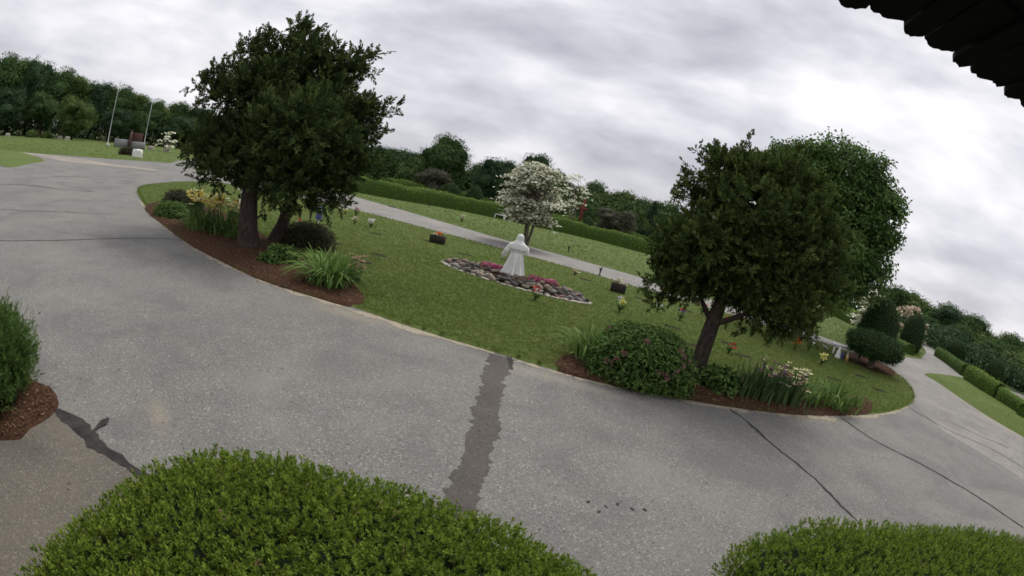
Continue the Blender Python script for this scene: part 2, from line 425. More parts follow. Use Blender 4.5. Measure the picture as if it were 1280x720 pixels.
road_pts = [(-80, -9), (-80, 33), (-58.06, 28.91), (-50.25, 32.33), (-44.12, 38.17), (-41.05, 45.64), (-45.58, 52.14), (-49.18, 60.35), (-16.83, 45.76), (-1.88, 35.03), (8.06, 31.22), (19.23, 23.56), (24.50, 24.61), (30.03, 26.45), (38.16, 33.03), (62, 58), (70, 54), (38.75, 32.30), (33.28, 23.37), (48, 22), (70, 10), (70, -9)]
road, _, _ = poly_sheet('road', road_pts, .004, 'asphalt'); tag(road, kind='structure')
lane_pts = [(-25.02, 31.15), (-11.43, 31.63), (-1.35, 27.86), (6.39, 24.91), (16.61, 21.12), (19.36, 23.65), (8.06, 31.22), (-1.88, 35.03), (-16.83, 45.76), (-44.29, 54.44)]
lane, _, _ = poly_sheet('lane', lane_pts, .008, 'lane_asphalt'); tag(lane, kind='structure')
side, _, _ = poly_sheet('side_road', [(17.60, 19.05), (24.15, 24.23), (29.79, 26.22), (37.37, 32.32), (62, 57.5), (69, 54), (37.96, 31.60), (32.73, 23.16), (23.90, 19.88), (21.98, 13.72), (22.33, 10.63), (14.98, 6.38), (14.11, 10.00)], .008, 'lane_asphalt'); tag(side, kind='structure')
cs = ribbon('concrete_apron', [(-56.35, 28.85), (-47.72, 30.73), (-39.55, 30.84), (-35.31, 32.89), (-31.06, 33.93)], [1.0, 2.6, 5.0, 4.0, .4], .013, 'concrete', None, .12, .3); tag(cs, kind='structure')

island_px = [(-20.47, 20.23), (-16.28, 16.78), (-11.95, 13.75), (-9.73, 12.42), (-7.38, 11.38), (-6.01, 10.88), (-4.53, 10.69), (-3.25, 10.61), (-1.63, 10.20), (-0.02, 9.91), (1.32, 9.64), (2.67, 9.48), (4.13, 9.50), (5.58, 9.53), (7.39, 9.80), (9.53, 10.38), (12.21, 11.35), (14.86, 12.85), (16.87, 14.56), (18.64, 17.17), (18.78, 18.71), (18.00, 20.07), (16.99, 21.66), (6.53, 25.55), (3.15, 26.86), (-1.41, 28.65), (-6.07, 30.30), (-11.73, 32.42), (-21.91, 33.37), (-24.09, 30.24), (-23.45, 25.29), (-22.22, 22.28)]
island = smooth_line(island_px, .35, True)
isl, itop, iT = poly_sheet('island_lawn', island, .045, 'lawn', .10); tag(isl, kind='structure')
far_pts = [(-17.04, 46.31), (-1.90, 35.33), (8.12, 31.47), (19.36, 23.73), (24.68, 24.81), (30.28, 26.68), (37.78, 32.82), (60, 66), (40, 120), (-60, 160), (-120, 120), (-130, 52), (-80, 36), (-58.89, 29.31), (-50.92, 32.75), (-44.72, 38.68), (-41.65, 46.29), (-46.34, 52.99), (-50.10, 61.46)]
far, ft, fT = poly_sheet('far_lawn', far_pts, .05, 'lawn_far', .1); tag(far, kind='structure')
lc, _, _ = poly_sheet('corner_lawn', smooth_line([(-58.39, 29.07), (-54.58, 30.01), (-46.62, 28.30), (-41.50, 26.19), (-39.17, 23.40), (-38.23, 19.24), (-70, 33), (-80, 30), (-80, 40), (-66, 36)], .4, True), .045, 'lawn_far', .1); tag(lc, kind='structure')
rl, rlt, rlT = poly_sheet('roadside_lawn', smooth_line([(24.02, 20.22), (23.46, 18.56), (21.98, 13.72), (22.13, 10.52), (24, 6), (40, 4), (60, 12), (52, 22), (30.60, 15.31), (31.85, 18.49), (32.24, 22.40), (27.93, 21.72)], .4, True), .045, 'lawn', .1); tag(rl, kind='structure')

walk, _, _ = poly_sheet('walkway', [(-4.79, 3.18), (-4.06, 3.10), (-3.31, 3.04), (-2.80, 3.04), (-2.2, 1.6), (-2.0, -1.0), (-9, -1.0), (-9, 1.2), (-4.89, 2.20), (-4.78, 2.78)], .012, 'walkway'); tag(walk, kind='structure')

# damage in the driveway: parts of the road
ribbon('filled_crack', [(-4.82, 3.20), (-4.42, 3.17), (-3.95, 3.11), (-3.46, 3.06), (-3.09, 3.03), (-2.72, 3.08)], [.06, .22, .25, .20, .13, .09, .15, .05], .018, 'crack', road, .30, .03, .02, 3)
ribbon('filled_crack', [(-4.05, 3.12), (-4.13, 3.39), (-4.16, 3.59)], [.02, .06, .11, .04], .021, 'crack', road, .5, .02)
ribbon('asphalt_patch', [(0.12, 9.69), (0.05, 8.51), (0.05, 7.39), (0.06, 6.24), (0.03, 5.33), (-0.01, 4.51), (-0.02, 3.85)], [.50, .44, .36, .38, .38, .36, .36], .009, 'patch_asphalt', road, .22, .014, .025, 2.5)
ribbon('crack', [(0.27, 9.80), (0.33, 9.05)], [.10, .05], .0125, 'crack', road, .5, .03)
ribbon('crack', [(5.10, 9.31), (5.30, 8.47), (5.53, 7.14), (5.74, 6.32), (5.76, 5.46), (5.86, 4.83)], [.045, .055, .05, .055, .06, .05], .009, 'crack', road, .5, .05, .03, 2)
ribbon('crack', [(8.96, 9.94), (9.17, 8.68), (9.97, 7.37), (10.65, 5.94), (11.20, 4.08)], [.04, .05, .055, .06, .07], .013, 'crack', road, .55, .06, .03, 1.5)
ribbon('crack', [(14.27, 12.35), (14.60, 10.42), (16.01, 8.73), (16.43, 7.23)], [.035, .04, .05, .05], .013, 'crack', road, .6, .06, .04, 1.5)
ribbon('crack', [(15.70, 11.37), (16.83, 10.02), (17.86, 8.99)], [.03, .035, .03], .0165, 'crack', road, .6, .06, .05, 1.5)
ribbon('crack', [(-13.99, 6.75), (-12.75, 8.52), (-12.03, 10.07), (-11.25, 11.63), (-10.56, 12.63)], [.07, .06, .06, .05, .04], .009, 'crack', road, .5, .06, .03)
ribbon('crack', [(-18.70, 9.71), (-17.61, 10.77), (-16.32, 12.36), (-15.14, 13.97)], [.05, .06, .05, .03], .009, 'crack', road, .6, .1, .05)
ribbon('crack', [(-25.92, 13.20), (-25.54, 14.82), (-23.16, 15.81), (-21.23, 17.33)], [.2, .12, .12, .08], .009, 'crack', road, .7, .1, .15)
ribbon('crack', [(-29.21, 19.05), (-27.50, 22.03)], [.1, .12], .009, 'crack', road, .7, .1, .1)
for a in ([(-17.55, 17.61), (-13.61, 14.75), (-9.50, 12.15)], [(-9.28, 12.00), (-7.15, 11.12), (-5.40, 10.64)], [(-5.33, 10.61), (-3.79, 10.44), (-2.15, 10.12), (-0.05, 9.78)], [(0.32, 9.68), (1.31, 9.45), (2.63, 9.28)], [(2.80, 9.28), (3.89, 9.31), (5.61, 9.36)], [(5.84, 9.40), (7.56, 9.66), (8.69, 9.87)], [(8.93, 9.99), (11.62, 10.93), (14.48, 12.41)]):
    ribbon('sand_edge', a, np.clip(rng.normal(.15, .09, 14), .02, .4), .0075, 'sand', road, .7, .05, .05, 1.6)
ribbon('sand_edge', [(7.56, 9.66), (8.12, 9.66), (8.41, 9.59)], [.15, .25, .1], .011, 'sand', road, .5, .06)
ribbon('sand_edge', [(22.88, 18.20), (21.55, 13.41), (21.55, 10.18)], [.12, .2, .25], .0135, 'sand', road, .6, .08)
for q in (((1.44, 4.96)), ((1.66, 4.92)), ((1.82, 5.01)), ((1.99, 4.94)), ((2.16, 4.96)), ((1.55, 4.79))):
    a = rng.random() * 3; d = np.array([math.cos(a), math.sin(a)]) * .035
    ribbon('oil_spot', [np.array(q) - d, np.array(q), np.array(q) + d], [.02, .05, .02], .0085, 'crack', road, .5, .02)

# mulch beds along the drive
bedL = smooth_line([(-15.77, 16.21), (-11.91, 13.66), (-9.71, 12.35), (-7.37, 11.32), (-5.98, 10.79), (-4.51, 10.61), (-3.51, 10.57), (-3.34, 11.12), (-3.91, 12.20), (-4.89, 13.38), (-6.74, 14.17), (-8.79, 15.84), (-11.56, 18.06), (-14.47, 19.58), (-16.07, 19.10), (-16.80, 18.32)], .25, True)
bedR = smooth_line([(1.30, 9.61), (2.66, 9.43), (4.12, 9.45), (5.55, 9.48), (7.35, 9.74), (9.50, 10.34), (10.98, 10.95), (11.75, 12.28), (9.60, 11.88), (7.31, 11.61), (5.82, 11.79), (4.96, 12.09), (3.50, 11.74), (2.17, 11.12), (1.48, 10.60)], .25, True)
bedT = smooth_line([(15.68, 19.07), (16.07, 17.91), (16.82, 17.09), (18.31, 17.51), (19.46, 19.17), (18.66, 20.71), (17.60, 20.98)], .25, True)
beds = []
for i, bp in enumerate((bedL, bedR, bedT)):
    o, bt, bT = poly_sheet('mulch_bed', bp, .07, 'mulch', .06); tag(o, kind='structure'); beds.append(bp)
    n = (5600, 4600, 900)[i]
    P, _ = sample(bt, bT, n); P[:, 2] += rng.random(n) * .025
    m_ = 420; q_ = bp[rng.integers(0, len(bp), m_)] + rng.normal(size=(m_, 2)) * .16; P = np.concatenate([P, np.c_[q_, np.where(in_poly(q_, bp), .075, np.where(in_poly(q_, island), .05, .014))]]); n += m_
    D = rdir(n); D[:, 2] = np.abs(D[:, 2]) * .35
    V, F = cards(P, D, rng.uniform(.03, .09, n), rng.uniform(.015, .035, n), np.tile([0, 0, 1.], (n, 1)) + rng.normal(size=(n, 3)) * .35)
    tag(mesh('bark_chips', V, F, 'mulch_chip', o, np.repeat(rng.random(n), 4)), kind='stuff')

# grit, twigs and leaf litter lying on the drive
n = 1500; q = np.c_[rng.uniform(-11, 17, n), rng.uniform(2.2, 12.5, n)]; q = q[~in_poly(q, island)]
ii = rng.integers(0, len(island), 1300); e_ = island[ii] + rng.normal(size=(1300, 2)) * .30; e_ = e_[~in_poly(e_, island)]; q = np.concatenate([q, e_]); n = len(q)
D = rdir(n); D[:, 2] = np.abs(D[:, 2]) * .25
V, F = cards(np.c_[q, np.full(n, .015)], D, rng.uniform(.012, .05, n), rng.uniform(.008, .022, n), np.tile([0, 0, 1.], (n, 1)) + rng.normal(size=(n, 3)) * .3)
tag(mesh('litter', V, F, 'mulch_chip', None, np.repeat(rng.random(n), 4)), 'scattered grit, twigs and leaf litter on the drive', 'litter', None, 'stuff')

# grass blades on the nearer lawns: one mass each
def grass(name, top, T, n, excl, lab='', k=1.0, d0=13.0):
    P, _ = sample(top, T, n * 3)
    d = np.hypot(P[:, 0], P[:, 1]); p = np.clip((d0 / d) ** 1.3, .12, 1); P = P[rng.random(len(P)) < p]
    for e_ in excl: P = P[~in_poly(P, e_)]
    P = P[:n]; n = len(P)
    P = np.repeat(P, 3, 0) + np.c_[rng.normal(size=(3 * n, 2)) * .02 * k, np.zeros(3 * n)]
    D = np.c_[rng.normal(size=(3 * n, 2)) * .75, np.ones(3 * n)]
    D = unit(D); L = rng.uniform(.03, .07, 3 * n)[:, None] * k; s = unit(np.cross(D, rdir(3 * n))) * .006 * k
    V = np.stack([P - s, P + s, P + D * L], 1).reshape(-1, 3)
    tn = np.clip(.45 + .22 * np.sin(P[:, 0] * .9 + 1.3 * np.sin(P[:, 1] * .7)) + .22 * np.sin(P[:, 0] * 3.1 + 2 * np.sin(P[:, 1] * 2.3)) * np.sin(P[:, 1] * 2.7) + rng.normal(size=3 * n) * .2, 0, 1)
    o = mesh(name, V, np.arange(9 * n).reshape(-1, 3), 'grass_blade', None, np.repeat(tn, 3))
    return tag(o, lab, 'grass', None, 'stuff')
grass('grass', itop, iT, 130000, beds, lab='short mown green grass covering the oval island')
grass('grass', rlt, rlT, 16000, [], lab='short mown green grass on the roadside strip')
grass('grass', ft, fT, 60000, [], lab='mown grass of the wide lawn behind the lane', k=2.6, d0=42.0)
# longer tufts that lap over the kerbless edge
n = 16000; ii = rng.integers(0, len(island), n); P = np.c_[island[ii] + rng.normal(size=(n, 2)) * np.abs(np.sin(ii * .23 + np.sin(ii * .71)))[:, None] * .10, np.full(n, .03)]
keep = ~(in_poly(P, bedL) | in_poly(P, bedR)); P = P[keep]; n = len(P)
V, F = cards(P, np.c_[rng.normal(size=(n, 2)) * .6, np.ones(n)], rng.uniform(.05, .12, n), .010)
tag(mesh('grass_edge', V, F, 'grass_blade', None, np.repeat(rng.random(n), 4)), 'ragged grass fringe along the edge of the oval island', 'grass', None, 'stuff')

# ------------------------------------------------------------------ trees
UPV = np.array([0, 0, 1.0])
def lobe_points(lobes, n, inner=.3, reject=.85):
    lo = np.asarray(lobes, float); pr = lo[:, 3] ** 2; out_p, out_d = [], []
    got = 0
    while got < n:
        m = int((n - got) * 2.2) + 50
        i = rng.choice(len(lo), m, p=pr / pr.sum()); d = rdir(m)
        r = lo[i, 3] * (1 - inner * rng.random(m) ** 2)
        p = lo[i, :3] + d * r[:, None] * np.array([1, 1, .92])
        deep = np.zeros(m, bool)
        for j, q in enumerate(lo):
            deep |= (np.linalg.norm((p - q[:3]) / np.array([1, 1, .92]), axis=1) < q[3] * .72) & (i != j)
        k = ~deep | (rng.random(m) > reject)
        out_p.append(p[k]); out_d.append(d[k]); got += k.sum()
    return np.concatenate(out_p)[:n], np.concatenate(out_d)[:n]
def plumes(P, D, per, l0, l1, L, W, lift=.55, spread=.10, long_share=.12):
    """upswept evergreen sprays"""
    n = len(P); ax = unit(D * .8 + UPV * lift + rng.normal(size=(n, 3)) * .35)
    ln = rng.uniform(l0, l1, n); lg = rng.random(n) < long_share; ln[lg] *= rng.uniform(1.2, 1.8, lg.sum())
    t = rng.random((n, per)); ti = t.ravel()
    A = np.repeat(ax, per, 0); B = np.repeat(P, per, 0); Ln = np.repeat(ln, per)
    rad = unit(np.cross(A, rdir(n * per)))
    base = B + A * (Ln * ti)[:, None] + rad * (spread * (1.05 - ti) * rng.random(n * per))[:, None]
    dirs = A * .9 + rad * (.62 - .3 * ti)[:, None]
    V, F = cards(base, dirs, L * (1.15 - .5 * ti), W)
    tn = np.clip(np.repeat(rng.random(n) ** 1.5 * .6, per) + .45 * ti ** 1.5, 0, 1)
    return V, F, np.repeat(tn, 4)
def clumps(P, D, per, cr_, L, W, droop=.15, tin=None):
    """broadleaf clumps: leaves roughly facing outward and up"""
    n = len(P); m = n * per
    C = np.repeat(P, per, 0) + rng.normal(size=(m, 3)) * cr_ * np.array([1, 1, .7])
    Dn = np.repeat(D, per, 0)
    N = unit(Dn * .55 + UPV * .6 + rng.normal(size=(m, 3)) * .55)
    T = unit(np.cross(N, rdir(m))); T[:, 2] -= droop
    V, F = cards(C, T, rng.uniform(.7, 1.25, m) * L, rng.uniform(.7, 1.2, m) * W, N, .45, .12)
    tn = np.clip(np.repeat(rng.random(n) * .7, per) + rng.random(m) * .3, 0, 1) if tin is None else tin
    return V, F, np.repeat(tn, 4)
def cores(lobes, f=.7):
    """solid blob filling each lobe, its darkest tint standing in for inner shade"""
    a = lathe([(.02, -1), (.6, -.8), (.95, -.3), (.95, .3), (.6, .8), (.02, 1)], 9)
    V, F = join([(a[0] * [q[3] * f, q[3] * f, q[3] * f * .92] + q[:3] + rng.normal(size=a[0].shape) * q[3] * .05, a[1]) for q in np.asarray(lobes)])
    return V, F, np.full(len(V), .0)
def merge(*vft):
    V, F = join([(v, f) for v, f, t in vft]); return V, F, np.concatenate([t for v, f, t in vft])
def boughs(lobes, k=7, f=.42, out=.74):
    """smaller leafy boughs budding from every main lobe"""
    o = []
    for q in np.asarray(lobes):
        d = rdir(k); d[:, 2] = d[:, 2] * .8 + .1
        for e_ in unit(d): o.append((*(q[:3] + e_ * q[3] * out * rng.uniform(.85, 1.12)), q[3] * f * rng.uniform(.75, 1.25)))
    return np.array(o)
def branchlets(lobes, n, l0, l1, k, per, pl, L, W, lift=.5):
    """shoots that stand out of the crown, each carrying a row of sprays"""
    P, D = lobe_points(lobes, n, .05, 1.0); ax = unit(D + UPV * lift + rng.normal(size=(n, 3)) * .3); ln = rng.uniform(l0, l1, n)
    t = np.linspace(.1, 1, k)[None]; Q = (P[:, None] + ax[:, None] * (t * ln[:, None])[..., None]).reshape(-1, 3)
    Dq = unit(np.repeat(ax, k, 0) + rng.normal(size=(n * k, 3)) * .55)
    return plumes(Q, Dq, per, pl * .7, pl * 1.2, L, W, .25, .06, .0)
def limb_path(a, b_, k=6, bend=.12):
    a, b_ = np.asarray(a, float), np.asarray(b_, float); t = np.linspace(0, 1, k)[:, None]
    mid = rng.normal(size=3) * bend * np.linalg.norm(b_ - a)
    return a + (b_ - a) * t + mid * (t * (1 - t)) * 2

# left evergreen, two stems in one crown
RL = 17.0
LT = [(-9.53, 14.08, 3.07, 1.30), (-7.76, 13.99, 3.28, 1.55), (-6.78, 15.59, 3.47, 1.25), (-9.20, 14.29, 5.00, 1.30), (-8.22, 15.56, 5.40, 1.40), (-7.22, 15.39, 5.81, .85), (-8.69, 14.84, 6.35, .95), (-10.13, 14.39, 5.04, .95), (-10.09, 13.69, 3.33, .90), (-6.53, 16.13, 4.62, .80), (-9.67, 13.24, 2.32, .62), (-7.93, 15.04, 2.19, 1.05), (-6.93, 15.96, 2.48, 1.0), (-6.09, 16.08, 3.14, .72), (-8.56, 13.75, 2.41, .95), (-9.48, 16.00, 4.24, 1.9), (-7.13, 13.99, 4.24, 1.5), (-9.55, 14.30, 6.09, .75), (-7.73, 15.14, 6.56, .70), (-10.10, 14.29, 6.50, .42), (-6.78, 15.59, 6.33, .50), (-10.62, 13.40, 4.63, .42), (-5.88, 15.95, 4.19, .42), (-8.71, 14.83, 7.13, .42), (-10.52, 13.36, 2.79, .55), (-8.84, 14.75, 7.46, .28), (-5.53, 16.07, 4.75, .28), (-6.05, 15.89, 4.98, .32), (-6.48, 15.72, 6.77, .28), (-10.71, 13.20, 5.13, .22)]
baseA, baseB = (-8.49, 13.97, 0), (-8.41, 15.73, 0)
rt_ = empty('juniper_tree', (-8.48, 14.75)); O_ = np.array(rt_.location)
lob = np.array(LT); lob[:, :3] -= O_
bo = np.concatenate([boughs(lob, 8), lob * [1, 1, 1, .74]])
P, D = lobe_points(bo, 5200, .5, .6)
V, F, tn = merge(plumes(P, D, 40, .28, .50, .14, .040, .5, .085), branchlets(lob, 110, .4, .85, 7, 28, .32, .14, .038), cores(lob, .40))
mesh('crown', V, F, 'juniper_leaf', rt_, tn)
A_ = np.array(baseA) - O_; B_ = np.array(baseB) - O_
parts = []
tA = limb_path(A_ + [0, 0, -.05], np.array((-8.83, 14.53, 4.94)) - O_, 9, .06)
parts.append(tube(np.r_[[A_ + [0, 0, -.1], A_ + [0, 0, .12]], tA[1:]], [.50, .40, .33, .30, .26, .22, .18, .13, .09, .05], 14, .10))
V, F = join(parts); tk = mesh('trunk', V, F, 'bark', rt_, smooth=True)
for j, q in enumerate(lob[[0, 3, 6, 8, 14]]):
    s = tA[3 + j % 4]; V, F = tube(limb_path(s, q[:3]), np.linspace(.12, .03, 6), 7, .06); mesh('limb', V, F, 'bark', tk, smooth=True)
tB = limb_path(B_ + [0, 0, -.05], np.array((-7.61, 15.87, 5.01)) - O_, 9, .06)
parts = [tube(np.r_[[B_ + [0, 0, -.1], B_ + [0, 0, .12]], tB[1:]], [.34, .28, .22, .20, .18, .16, .13, .1, .07, .04], 12, .10)]
V, F = join(parts); tk = mesh('trunk', V, F, 'bark', rt_, smooth=True)
for j, q in enumerate(lob[[2, 4, 9, 12, 11]]):
    s = tB[3 + j % 4]; V, F = tube(limb_path(s, q[:3]), np.linspace(.10, .03, 6), 7, .06); mesh('limb', V, F, 'bark', tk, smooth=True)
tag(rt_, 'dark evergreen tree with two trunks rising from the bed of yellow flowers', 'tree')

# leaning evergreen by the rhododendron
RT = [(4.11, 11.91, 2.70, .85), (4.55, 11.96, 4.60, .82), (5.49, 12.00, 4.95, .88), (5.54, 11.09, 3.46, 1.30), (4.24, 11.44, 3.44, .95), (6.69, 11.14, 3.86, 1.05), (6.49, 10.80, 2.64, .88), (5.62, 11.05, 2.39, .78), (4.05, 11.93, 2.13, .58), (7.18, 10.84, 3.21, .68), (4.59, 11.95, 5.31, .42), (3.91, 11.98, 4.38, .45), (5.36, 12.50, 2.60, 1.05), (6.27, 12.52, 4.40, 1.3), (6.24, 11.40, 4.65, .7), (6.82, 10.47, 2.24, .48), (3.65, 12.16, 2.45, .36), (6.02, 10.61, 1.98, .42), (4.26, 12.18, 5.44, .26), (3.60, 12.08, 4.54, .22), (7.31, 10.99, 4.15, .5), (6.10, 11.48, 5.41, .62), (6.85, 11.28, 5.05, .55), (3.55, 12.09, 2.06, .42), (3.62, 12.07, 3.07, .36), (3.57, 11.87, 1.61, .26), (6.39, 10.51, 1.78, .3)]
rt_ = empty('juniper_tree', (4.84, 11.17)); O_ = np.array(rt_.location)
lob = np.array(RT); lob[:, :3] -= O_
bo = np.concatenate([boughs(lob, 8), lob * [1, 1, 1, .74]])
P, D = lobe_points(bo, 5000, .5, .6)
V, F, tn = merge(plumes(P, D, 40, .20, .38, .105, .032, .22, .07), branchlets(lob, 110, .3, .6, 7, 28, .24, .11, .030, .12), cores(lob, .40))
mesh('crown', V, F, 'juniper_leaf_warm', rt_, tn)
tA = limb_path([0, 0, -.05], np.array((5.45, 11.69, 3.58)) - O_, 9, .05)
parts = [tube(np.r_[[[-.02, 0, -.1], [0, 0, .1]], tA[1:]], [.34, .26, .21, .20, .185, .165, .14, .11, .08, .05], 14, .12)]
V, F = join(parts); tk = mesh('trunk', V, F, 'bark', rt_, smooth=True)
for j, q in enumerate(lob[[0, 1, 3, 5, 6, 7, 8]]):
    s = tA[3 + j % 4]; V, F = tube(limb_path(s, q[:3]), np.linspace(.085, .02, 6), 7, .06); mesh('limb', V, F, 'bark', tk, smooth=True)
tag(rt_, 'dark evergreen tree with one leaning trunk beside the rhododendron', 'tree')

# round maple behind it
MT = [(14.65, 22.68, 7.83, 2.3), (16.41, 22.07, 8.41, 2.1), (17.01, 20.96, 6.62, 1.9), (15.85, 21.24, 4.89, 2.3), (17.17, 20.83, 4.45, 1.6), (13.44, 23.99, 8.34, 1.8), (14.24, 22.94, 9.24, 1.3), (16.28, 24.00, 6.27, 3.2), (17.55, 21.17, 8.36, 1.1), (17.82, 20.28, 6.16, .9), (13.24, 24.67, 7.39, 2.1), (12.19, 24.65, 7.96, 1.5), (12.92, 24.28, 9.04, 1.1), (15.97, 21.77, 3.16, 1.5), (15.80, 22.51, 10.00, .9), (16.69, 21.60, 9.61, .8), (17.78, 20.32, 7.74, .7), (14.65, 23.86, 3.59, 2.4)]
mb = (13.79, 21.03)
rt_ = empty('maple_tree', mb); O_ = np.array(rt_.location)
lob = np.array(MT); lob[:, :3] -= O_
bo = np.concatenate([boughs(lob, 9), lob * [1, 1, 1, .8]])
P, D = lobe_points(bo, 4600, .5, .6)
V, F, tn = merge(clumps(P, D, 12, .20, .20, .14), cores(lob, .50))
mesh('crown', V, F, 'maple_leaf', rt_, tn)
tA = limb_path([0, 0, -.05], lob[7, :3], 8, .04)
V, F = tube(tA, [.36, .28, .25, .22, .19, .15, .11, .07], 12, .08); tk = mesh('trunk', V, F, 'bark', rt_, smooth=True)
for j, q in enumerate(lob[:8]):
    V, F = tube(limb_path(tA[3 + j % 3], q[:3]), np.linspace(.13, .03, 6), 7); mesh('limb', V, F, 'bark', tk, smooth=True)
tag(rt_, 'big round leafy green maple standing behind the leaning evergreen', 'tree')

# dogwoods in bloom: flat tiers of cream bracts
def dogwood(base, cx, cz, rx, rz_, tiers, nfl, label, bract='dogwood_bract', fl=.16, seed=1):
    r = empty('dogwood_tree', base); cx = np.array(cx) - np.array([r.location.x, r.location.y])
    c = np.array([cx[0], cx[1], cz])
    Lp, Fp, Fd, tips = [], [], [], []
    for i in range(tiers):
        a = rng.random() * 2 * PI; h = rng.uniform(-1, 1); rr = math.sqrt(max(0, 1 - h * h)) * rng.uniform(.45, 1.0)
        t = c + np.array([math.cos(a) * rx * rr, math.sin(a) * rx * rr, h * rz_]); tips.append(t)
        sx = rx * rng.uniform(.22, .40)
        m = nfl // tiers
        q = rng.normal(size=(m, 3)) * [sx * .55, sx * .55, .07] + t; q[:, 2] -= .35 * np.hypot(q[:, 0] - t[0], q[:, 1] - t[1]) ** 1.3
        Fp.append(q + [0, 0, .06]); Fd.append(np.tile([0, 0, 1.], (m, 1)))
        q2 = rng.normal(size=(int(m * 1.0), 3)) * [sx * .6, sx * .6, .13] + t - [0, 0, .14]; Lp.append(q2)
    P = np.concatenate(Lp); m = len(P); N = unit(UPV + rng.normal(size=(m, 3)) * .5)
    V, F = cards(P, np.cross(N, rdir(m)), rng.uniform(.12, .2, m), .09, N); mesh('crown', V, F, 'dogwood_leaf', r, np.repeat(rng.random(m), 4))
    P = np.concatenate(Fp); m = len(P); N = unit(UPV * .9 + rng.normal(size=(m, 3)) * .38); T0 = unit(np.cross(N, rdir(m))); T1 = np.cross(N, T0)
    V, F = join([cards(P - T * s * .0, T * s, fl * .62 * rng.uniform(.8, 1.2, m), fl * .5, N) for T in (T0, T1) for s in (1, -1)])
    tn = np.tile(np.repeat(np.clip(rng.random(m), 0, 1), 4), 4)
    mesh('blossoms', V, F, bract, r, tn)
    fork = np.array([0, 0, cz - rz_ * 1.15]) * [1, 1, 1]; fork[:2] = c[:2] * .25
    parts = []
    for k in range(3):
        e_ = c + np.array([math.cos(k * 2.1) * rx * .4, math.sin(k * 2.1) * rx * .4, rz_ * .2]); st = np.array([math.cos(k * 2.1) * .06, math.sin(k * 2.1) * .06, -.05])
        parts.append(tube(limb_path(st, e_, 7, .05), np.linspace(.11, .03, 7), 8, .06))
    parts += [tube(limb_path(c + rng.normal(size=3) * .3 * rx * np.array([1, 1, .3]), t), np.linspace(.035, .012, 6), 5) for t in tips[::2]]
    V, F = join(parts); mesh('trunk', V, F, 'bark_pale', r, smooth=True)
    return tag(r, label, 'tree')
_t = (-0.02, 33.00, 3.61)
dogwood((0.22, 32.92), _t[:2], _t[2], 2.0, 1.9, 84, 8400, 'cream flowering dogwood tree standing right behind the white statue', fl=.17)
_t = (5.55, 68.78, 5.97)
dogwood(_t[:2], _t[:2], _t[2] - .2, 2.1, 2.2, 24, 420, 'cream flowering tree half hidden behind the dogwood by the statue', fl=.28)
_t = (28.85, 33.22, 2.24)
dogwood(_t[:2], _t[:2], _t[2], 2.1, 1.5, 26, 900, 'white flowering dogwood between the maple and the cone topiary', fl=.24)
_t = (33.01, 32.04, 2.13)
dogwood(_t[:2], _t[:2], _t[2] - .3, 2.0, 1.7, 26, 900, 'dusty pink flowering dogwood right of the cone topiary', 'dogwood_bract_pink', fl=.22)
_t = (-66.41, 72.07, 1.53)
dogwood(_t[:2], _t[:2], _t[2] + .3, 2.0, 2.0, 14, 260, 'small sparse white flowering tree by the flagpoles', fl=.4)

# woods behind the lawns: prototypes with a trunk and a crown, then copies
def proto(name, mat, shape, nl, n, per, cl, cw):
    r = empty(name)
    lob = []
    for i in range(nl):
        d = rdir(1)[0]; d[2] = abs(d[2]) if rng.random() < .55 else -abs(d[2])
        s = rng.uniform(.45, .92)
        if shape == 'round': c = np.array([d[0] * .30 * s, d[1] * .30 * s, .54 + d[2] * .34 * s]); q = rng.uniform(.11, .20)
        elif shape == 'tall': c = np.array([d[0] * .20 * s, d[1] * .20 * s, .52 + d[2] * .40 * s]); q = rng.uniform(.09, .16)
        elif shape == 'spread': c = np.array([d[0] * .42 * s, d[1] * .42 * s, .50 + d[2] * .34 * s]); q = rng.uniform(.12, .21)
        else: 
            z = rng.uniform(.08, .95); k = (1 - z) * .26; a = rng.random() * 7; c = np.array([math.cos(a) * k, math.sin(a) * k, z * .95]); q = .05 + .07 * (1 - z)
        lob.append((*c, q))
    lob = np.array(lob); lob[:, 2] *= .98 / (lob[:, 2] + lob[:, 3]).max(); lob[:, 2] = np.maximum(lob[:, 2], lob[:, 3] * .9 + .05)
    P, D = lobe_points(lob, n, .45, .8)
    V, F, tn = merge(clumps(P, D, per, .022, cl, cw), cores(lob, .66))
    mesh('crown', V, F, mat, r, tn)
    parts = [tube([[0, 0, -.01], [.004, 0, .15], [-.006, .004, .4], [0, 0, .72]], [.030, .022, .016, .006], 8, .08)]
    parts += [tube(limb_path([0, 0, rng.uniform(.2, .5)], q[:3], 5), np.linspace(.010, .002, 5), 5) for q in lob[::3]]
    V, F = join(parts); mesh('trunk', V, F, 'bark', r, smooth=True)
    return r
PR = dict(
    oak=lambda: proto('oak_tree', 'wood_leaf_a', 'round', 30, 1700, 8, .022, .016),
    ash=lambda: proto('ash_tree', 'wood_leaf_b', 'tall', 28, 1500, 8, .021, .015),
    beech=lambda: proto('beech_tree', 'wood_leaf_c', 'spread', 32, 1900, 8, .021, .015),
    elm=lambda: proto('elm_tree', 'wood_leaf_b', 'spread', 30, 1700, 8, .022, .016),
    copper=lambda: proto('copper_beech_tree', 'wood_leaf_copper', 'round', 24, 1300, 8, .024, .018),
    pine=lambda: proto('pine_tree', 'wood_leaf_c', 'cone', 40, 900, 8, .030, .014))
PC = {}
